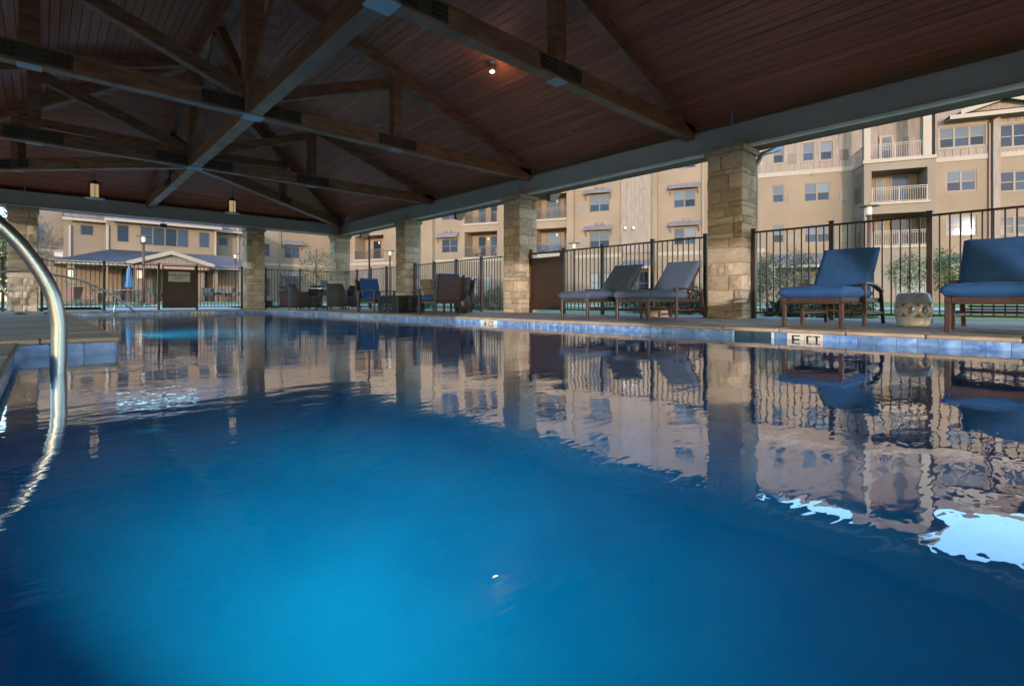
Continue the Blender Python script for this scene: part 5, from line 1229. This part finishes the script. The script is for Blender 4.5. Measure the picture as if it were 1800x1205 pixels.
def foliage(name, m, parent, c, rad_, n, size, seed=1, shape='ellipsoid', up=.0, kind=None):
    rnd = random.Random(seed); V = []; F = []
    ncl = max(3, n // 14); cl = []
    for k in range(ncl):
        while True:
            p = Vector((rnd.uniform(-1, 1), rnd.uniform(-1, 1), rnd.uniform(-1, 1)))
            if .25 < p.length < 1: break
        cl.append(p)
    for k in range(n):
        q = rnd.choice(cl) + Vector((rnd.gauss(0, .13), rnd.gauss(0, .13), rnd.gauss(0, .13))); p = Vector((q.x * rad_[0], q.y * rad_[1], q.z * rad_[2])) + Vector(c)
        a = Vector((rnd.gauss(0, 1), rnd.gauss(0, 1), rnd.gauss(0, 1) + up)).normalized(); b_ = a.orthogonal().normalized(); b_.rotate(Matrix.Rotation(rnd.uniform(0, 6.28), 3, a)); s = size * rnd.uniform(.6, 1.4)
        i = len(V); V += [p - a * s * .5, p + b_ * s * .28, p + a * s * .5, p - b_ * s * .28]; F.append((i, i + 1, i + 2, i + 3))
    me = bpy.data.meshes.new(name); me.from_pydata([tuple(v) for v in V], [], F); me.update(); me.materials.append(M[m]); o = link_mesh(name, me, parent)
    if kind: o['kind'] = kind
    return o
def tree(x, y, h, rad_, lab, m, n=900, size=.16, trunk=.05, cz=.62, seed=3, group=None, name='young_tree'):
    g_ = ground_z(x, y); t = thing(name, lab, 'tree', (x, y, g_), 0, group); rnd = random.Random(seed)
    tr = MB(); tr.tube([(0, 0, 0), (.03, .02, h * .3), (-.02, .03, h * .6), (.02, 0, h * .93)], [trunk, trunk * .8, trunk * .5, trunk * .15], 7)
    for k in range(11):
        z = h * (.28 + .55 * k / 11); a = k * 2.4; L = rad_ * (1.0 - .5 * k / 11); tr.tube([(0, 0, z), (L * .5 * math.cos(a), L * .5 * math.sin(a), z + L * .35), (L * .95 * math.cos(a), L * .95 * math.sin(a), z + L * .55)], [trunk * .35, trunk * .22, trunk * .08], 5)
    tr.build('trunk', 'bark', t, local=True)
    foliage('crown', m, t, (0, 0, h * cz), (rad_, rad_, h * (1 - cz) * .98), n, size, seed)
    return t
x, y = atD(556, 26); tree(x, y, 3.3, .85, 'thin young tree with sparse leaves between the two far stone columns', 'leafA', 700, .10, seed=5, cz=.6)
x, y = atD(1597, 21); tree(x, y, 2.1, .8, 'olive coloured young tree seen above the ceramic stool', 'leafA', 2600, .075, trunk=.03, seed=6, cz=.62)
x, y = atD(1662, 18); tree(x, y, 2.0, .55, 'small bushy tree between the ceramic stool and the right blue chair', 'leafB', 2600, .07, trunk=.03, seed=7, cz=.6)
x, y = atD(1350, 14.5); tree(x, y, 1.7, .6, 'grey green shrub tree right of the nearest stone column', 'leafA', 2600, .055, trunk=.02, seed=8, cz=.58)
x, y = atD(1400, 16); tree(x, y, 1.9, .6, 'olive shrub tree behind the fence left of the blue lounge chair', 'leafA', 2600, .055, trunk=.02, seed=9, cz=.6)
x, y = atD(1785, 19); tree(x, y, 2.2, .9, 'young tree behind the blue chair at the right edge', 'leafB', 800, .1, trunk=.03, seed=10, cz=.62)
for k, (px, dd, h, r_) in enumerate(((-10, 40, 7.5, 3.0), (-60, 36, 8, 3.2), (5, 55, 9, 3.5))):
    x, y = atD(px, dd); tree(x, y, h, r_, ['large grey green tree at the left edge beyond the fence', 'large tree outside the left edge', 'tall tree behind the one at the left edge'][k], 'leafA', 3500, .28, trunk=.16, seed=20 + k, cz=.52, name='large_tree')
TL = [q + ' leafy tree of the row standing left of the pavilion' for q in ('nearest', 'second', 'third', 'middle', 'fifth', 'sixth', 'farthest')]
for k, (x, y) in enumerate(((-14, -9.5), (-14.6, -6.4), (-13.8, -3.4), (-14.4, -.4), (-13.9, 2.4), (-14.5, 7.6), (-14.2, 10.6))):  # unseen trees, placed to keep the low sun off the far columns
    tree(x, y, 5.8, 1.75, TL[k], 'leafB', 1500, .34, trunk=.1, seed=40 + k, cz=.52, name='large_tree', group='trees left of the pavilion')
def shrub(px, dist, h, r_, lab, m, n=500, size=.06, seed=1, stems=True, name='shrub', group='shrubs in the bed behind the fence'):
    x, y = atD(px, dist); t = thing(name, lab, 'shrub', (x, y, ground_z(x, y) if x > 11.6 else -.08), 0, group)
    if stems:
        s = MB(); rnd = random.Random(seed)
        for k in range(9): a = rnd.uniform(0, 6.28); s.tube([(0, 0, 0), (r_ * .5 * math.cos(a), r_ * .5 * math.sin(a), h * .6), (r_ * .8 * math.cos(a), r_ * .8 * math.sin(a), h * rnd.uniform(.8, 1.1))], [.012, .008, .004], 4)
        s.build('stem', 'bark', t, local=True)
    foliage('foliage', m, t, (0, 0, h * .5), (r_, r_, h * .52), n, size, seed)
x0_ = lambda px, X: onX(px, 500, X)[0]
def bed_d(px, X=10.7): a, b_ = ray(px); return X / a
SH = [(862, .75, .5), (880, .85, .55), (838, .6, .45), (1130, .55, .5), (1172, .5, .5), (1210, .62, .55), (1236, .7, .4), (1390, .45, .4), (1440, .5, .5), (1475, .42, .5), (1500, .45, .4), (748, .6, .5)]
LB = ['dark leafy shrub with tall shoots left of the column by the gate', 'taller dark shrub touching the column by the gate', 'low dark shrub right of the drum table', 'shrub seen under the left grey lounge chair', 'shrub seen between the legs of the grey lounge chairs', 'shrub with pale tips under the right grey lounge chair', 'flowering shrub against the nearest stone column',
      'low grey green shrub beside the agave', 'low shrub seen under the blue lounge chair', 'shrub seen between the legs of the blue lounge chair', 'low shrub right of the blue lounge chair', 'shrub hidden behind the sofa']
for k, ((px, h, r_), lb) in enumerate(zip(SH, LB)): shrub(px, bed_d(px), h, r_, lb, 'leafB' if k % 3 else 'leafC', 1800, .045, seed=60 + k)
# agave: fleshy pointed leaves
def agave(px, X, lab, R_=.42, n=26, seed=2):
    a, b_ = ray(px); d_ = X / a; t = thing('agave', lab, 'plant', (a * d_, b_ * d_, -.08)); rnd = random.Random(seed)
    for k in range(n):
        th = k * 2.4; el = R(20 + 60 * k / n); L = R_ * rnd.uniform(.8, 1.15); dr = Vector((math.cos(th) * math.cos(el), math.sin(th) * math.cos(el), math.sin(el))); sd = Vector((-math.sin(th), math.cos(th), 0)) * .035
        up = sd.cross(dr).normalized() * .008; P_ = [Vector((0, 0, .03)), dr * L * .5 + Vector((0, 0, .04)), dr * L]
        b = MB(); b.v = [P_[0] - sd * .7, P_[0] + sd * .7, P_[1] + sd, P_[1] - sd, P_[2], P_[1] + up * -2]; b.f = [(0, 1, 2, 3), (3, 2, 4), (0, 5, 1), (1, 5, 2), (2, 5, 4), (4, 5, 3), (3, 5, 0)]
        b.build('leaf', 'leafC', t, local=True)
agave(1378, 10.6, 'blue green agave with pointed leaves behind the fence by the nearest column', .5)
agave(1352, 10.5, 'smaller agave right next to the nearest stone column', .35, 20, 5)
agave(604, 10.8, 'pale agave behind the fence right of the wicker chairs', .5, 24, 9)
# patio planters and furniture by the clubhouse
planter(129, 504, 527, 27, 29, 'wide purplish brown planter left of the umbrella', plant='leafC')
planter(171, 516, 536, 26, 25, 'large brown planter by the fence with small shrubs beside it', plant='leafA')
planter(269, 519, 534, 18, 26, 'brown planter with lime green plants beside the exit gate', plant='leafB')
planter(501, 511, 540, 21, 20.0, 'tapered dark red planter box left of the wicker chairs', m='planter', plant='leafB')
planter(471, 528, 540, 18, 19.4, 'low dark bowl planter at the foot of the dark stone column', m='darkpot')
x, y = atD(227, 30); zt_ = EYE + (CY - 466) / FPX * 30; g_ = ground_z(x, y); t = thing('patio_umbrella', 'closed light blue umbrella in front of the clubhouse', 'umbrella', (x, y, g_)); h = zt_ - g_
MB().tube([(0, 0, 0), (0, 0, h - .1)], .025, 8).build('pole', 'pole', t, local=True)
pr_ = []
V = MB(); n_ = 16
for (rr, z) in ((.02, h), (.09, h - .25), (.13, h - .7), (.19, h - 1.25), (.17, h - 1.32), (.05, h - 1.3)):
    pr_.append((rr, z))
k0 = 0
for rr, z in pr_:
    for j in range(n_): a = 2 * math.pi * j / n_; q_ = rr * (1.15 if j % 2 else .75); V.v.append(Vector((q_ * math.cos(a), q_ * math.sin(a), z)))
for i in range(len(pr_) - 1):
    for j in range(n_): V.f.append((i * n_ + j, i * n_ + (j + 1) % n_, (i + 1) * n_ + (j + 1) % n_, (i + 1) * n_ + j))
V.build('canopy', 'umbrella', t, local=True)
t = thing('patio_table', 'pale round patio table under the closed umbrella', 'table', (x + .0, y, g_)); MB().lathe([(.6, .70), (.62, .72), (.6, .74)], n=24).build('tabletop', 'trim', t, local=True)
for k in range(4): a = k * math.pi / 2; MB().bar((.4 * math.cos(a), .4 * math.sin(a), .70), (.45 * math.cos(a), .45 * math.sin(a), 0), .04, .04).build('leg', 'black_steel', t, local=True)
def pchair(px, dist, lab, rz=0):
    x, y = atD(px, dist); t = thing('patio_chair', lab, 'chair', (x, y, ground_z(x, y) + .03), rz, 'dark patio chairs by the clubhouse')
    MB().box(-.26, .26, -.26, .26, .38, .44).build('seat', 'wicker', t, local=True); MB().box(-.26, .26, .22, .27, .44, .9).build('backrest', 'wicker', t, local=True)
    for s in (-1, 1): MB().box(s * .26 - .02, s * .26 + .02, -.24, .24, .44, .62).build('armrest', 'wicker', t, local=True)
    for sx in (-.23, .23):
        for sy in (-.23, .23): MB().box(sx - .02, sx + .02, sy - .02, sy + .02, 0, .38).build('leg', 'black_steel', t, local=True)
pchair(208, 30, 'patio chair left of the closed blue umbrella', R(90)); pchair(245, 30, 'patio chair right of the closed blue umbrella', R(-90))
pchair(364, 33, 'leftmost patio chair right of the exit gate'); pchair(375, 34, 'second patio chair from the exit gate', R(30)); pchair(388, 33, 'third patio chair from the exit gate', R(-20)); pchair(418, 33, 'patio chair nearest the dark stone column', R(60))
x, y = atD(401, 33.5); t = thing('fire_pit', 'reddish round fire pit among the patio chairs', 'fire pit', (x, y, ground_z(x, y) + .03)); MB().lathe([(.3, 0), (.34, .1), (.34, .5)], n=18).build('base', 'planter', t, local=True); MB().lathe([(.55, .5), (.55, .56)], n=24).build('rim', 'black_steel', t, local=True)
for k, (px, dd, h, r_) in enumerate(((140, 22.5, .5, .5), (152, 22.7, .55, .5), (196, 22.8, .4, .35), (246, 23, .45, .35), (128, 23, .4, .4), (484, 22.5, .4, .4))):
    shrub(px, dd, h, r_, ['pinkish leafed shrub left of the brown planter', 'taller shrub left of the brown planter', 'small shrub right of the brown planter', 'small shrub left of the exit gate', 'shrub nearest the grab rail', 'lime green shrub behind the bowl planter'][k], 'leafA', 350, .06, seed=90 + k, group='shrubs along the far fence')

# a few dead leaves lying on the pool floor
for k, (px, py) in enumerate(((127, 930), (102, 970), (135, 952), (97, 1000), (690, 735), (1056, 930))):
    x, y = onZ(px, py, -1.6); 
    if PX0 + .05 < x < PX1 and y < PY1:
        b = MB(); b.hexa([(-.03, 0, 0), (0, -.015, .002), (.035, 0, 0), (0, .018, .002), (-.03, 0, .004), (0, -.015, .006), (.035, 0, .004), (0, .018, .006)]); o = b.build('fallen_leaf', 'leafdark'); o.location = (x, y, zfl(x, y) + .004); o.rotation_euler = (0, 0, k)
        tag(o, ['dead leaf on the pool floor, nearest the left edge', 'lowest dead leaf on the pool floor at the left', 'dead leaf on the floor in the left cluster', 'lone dead leaf low at the left on the pool floor', 'dead leaf on the pool floor below the mirrored corner column', 'dead leaf on the pool floor below the mirrored lounge chairs'][k], 'leaf', 'dead leaves on the pool floor')
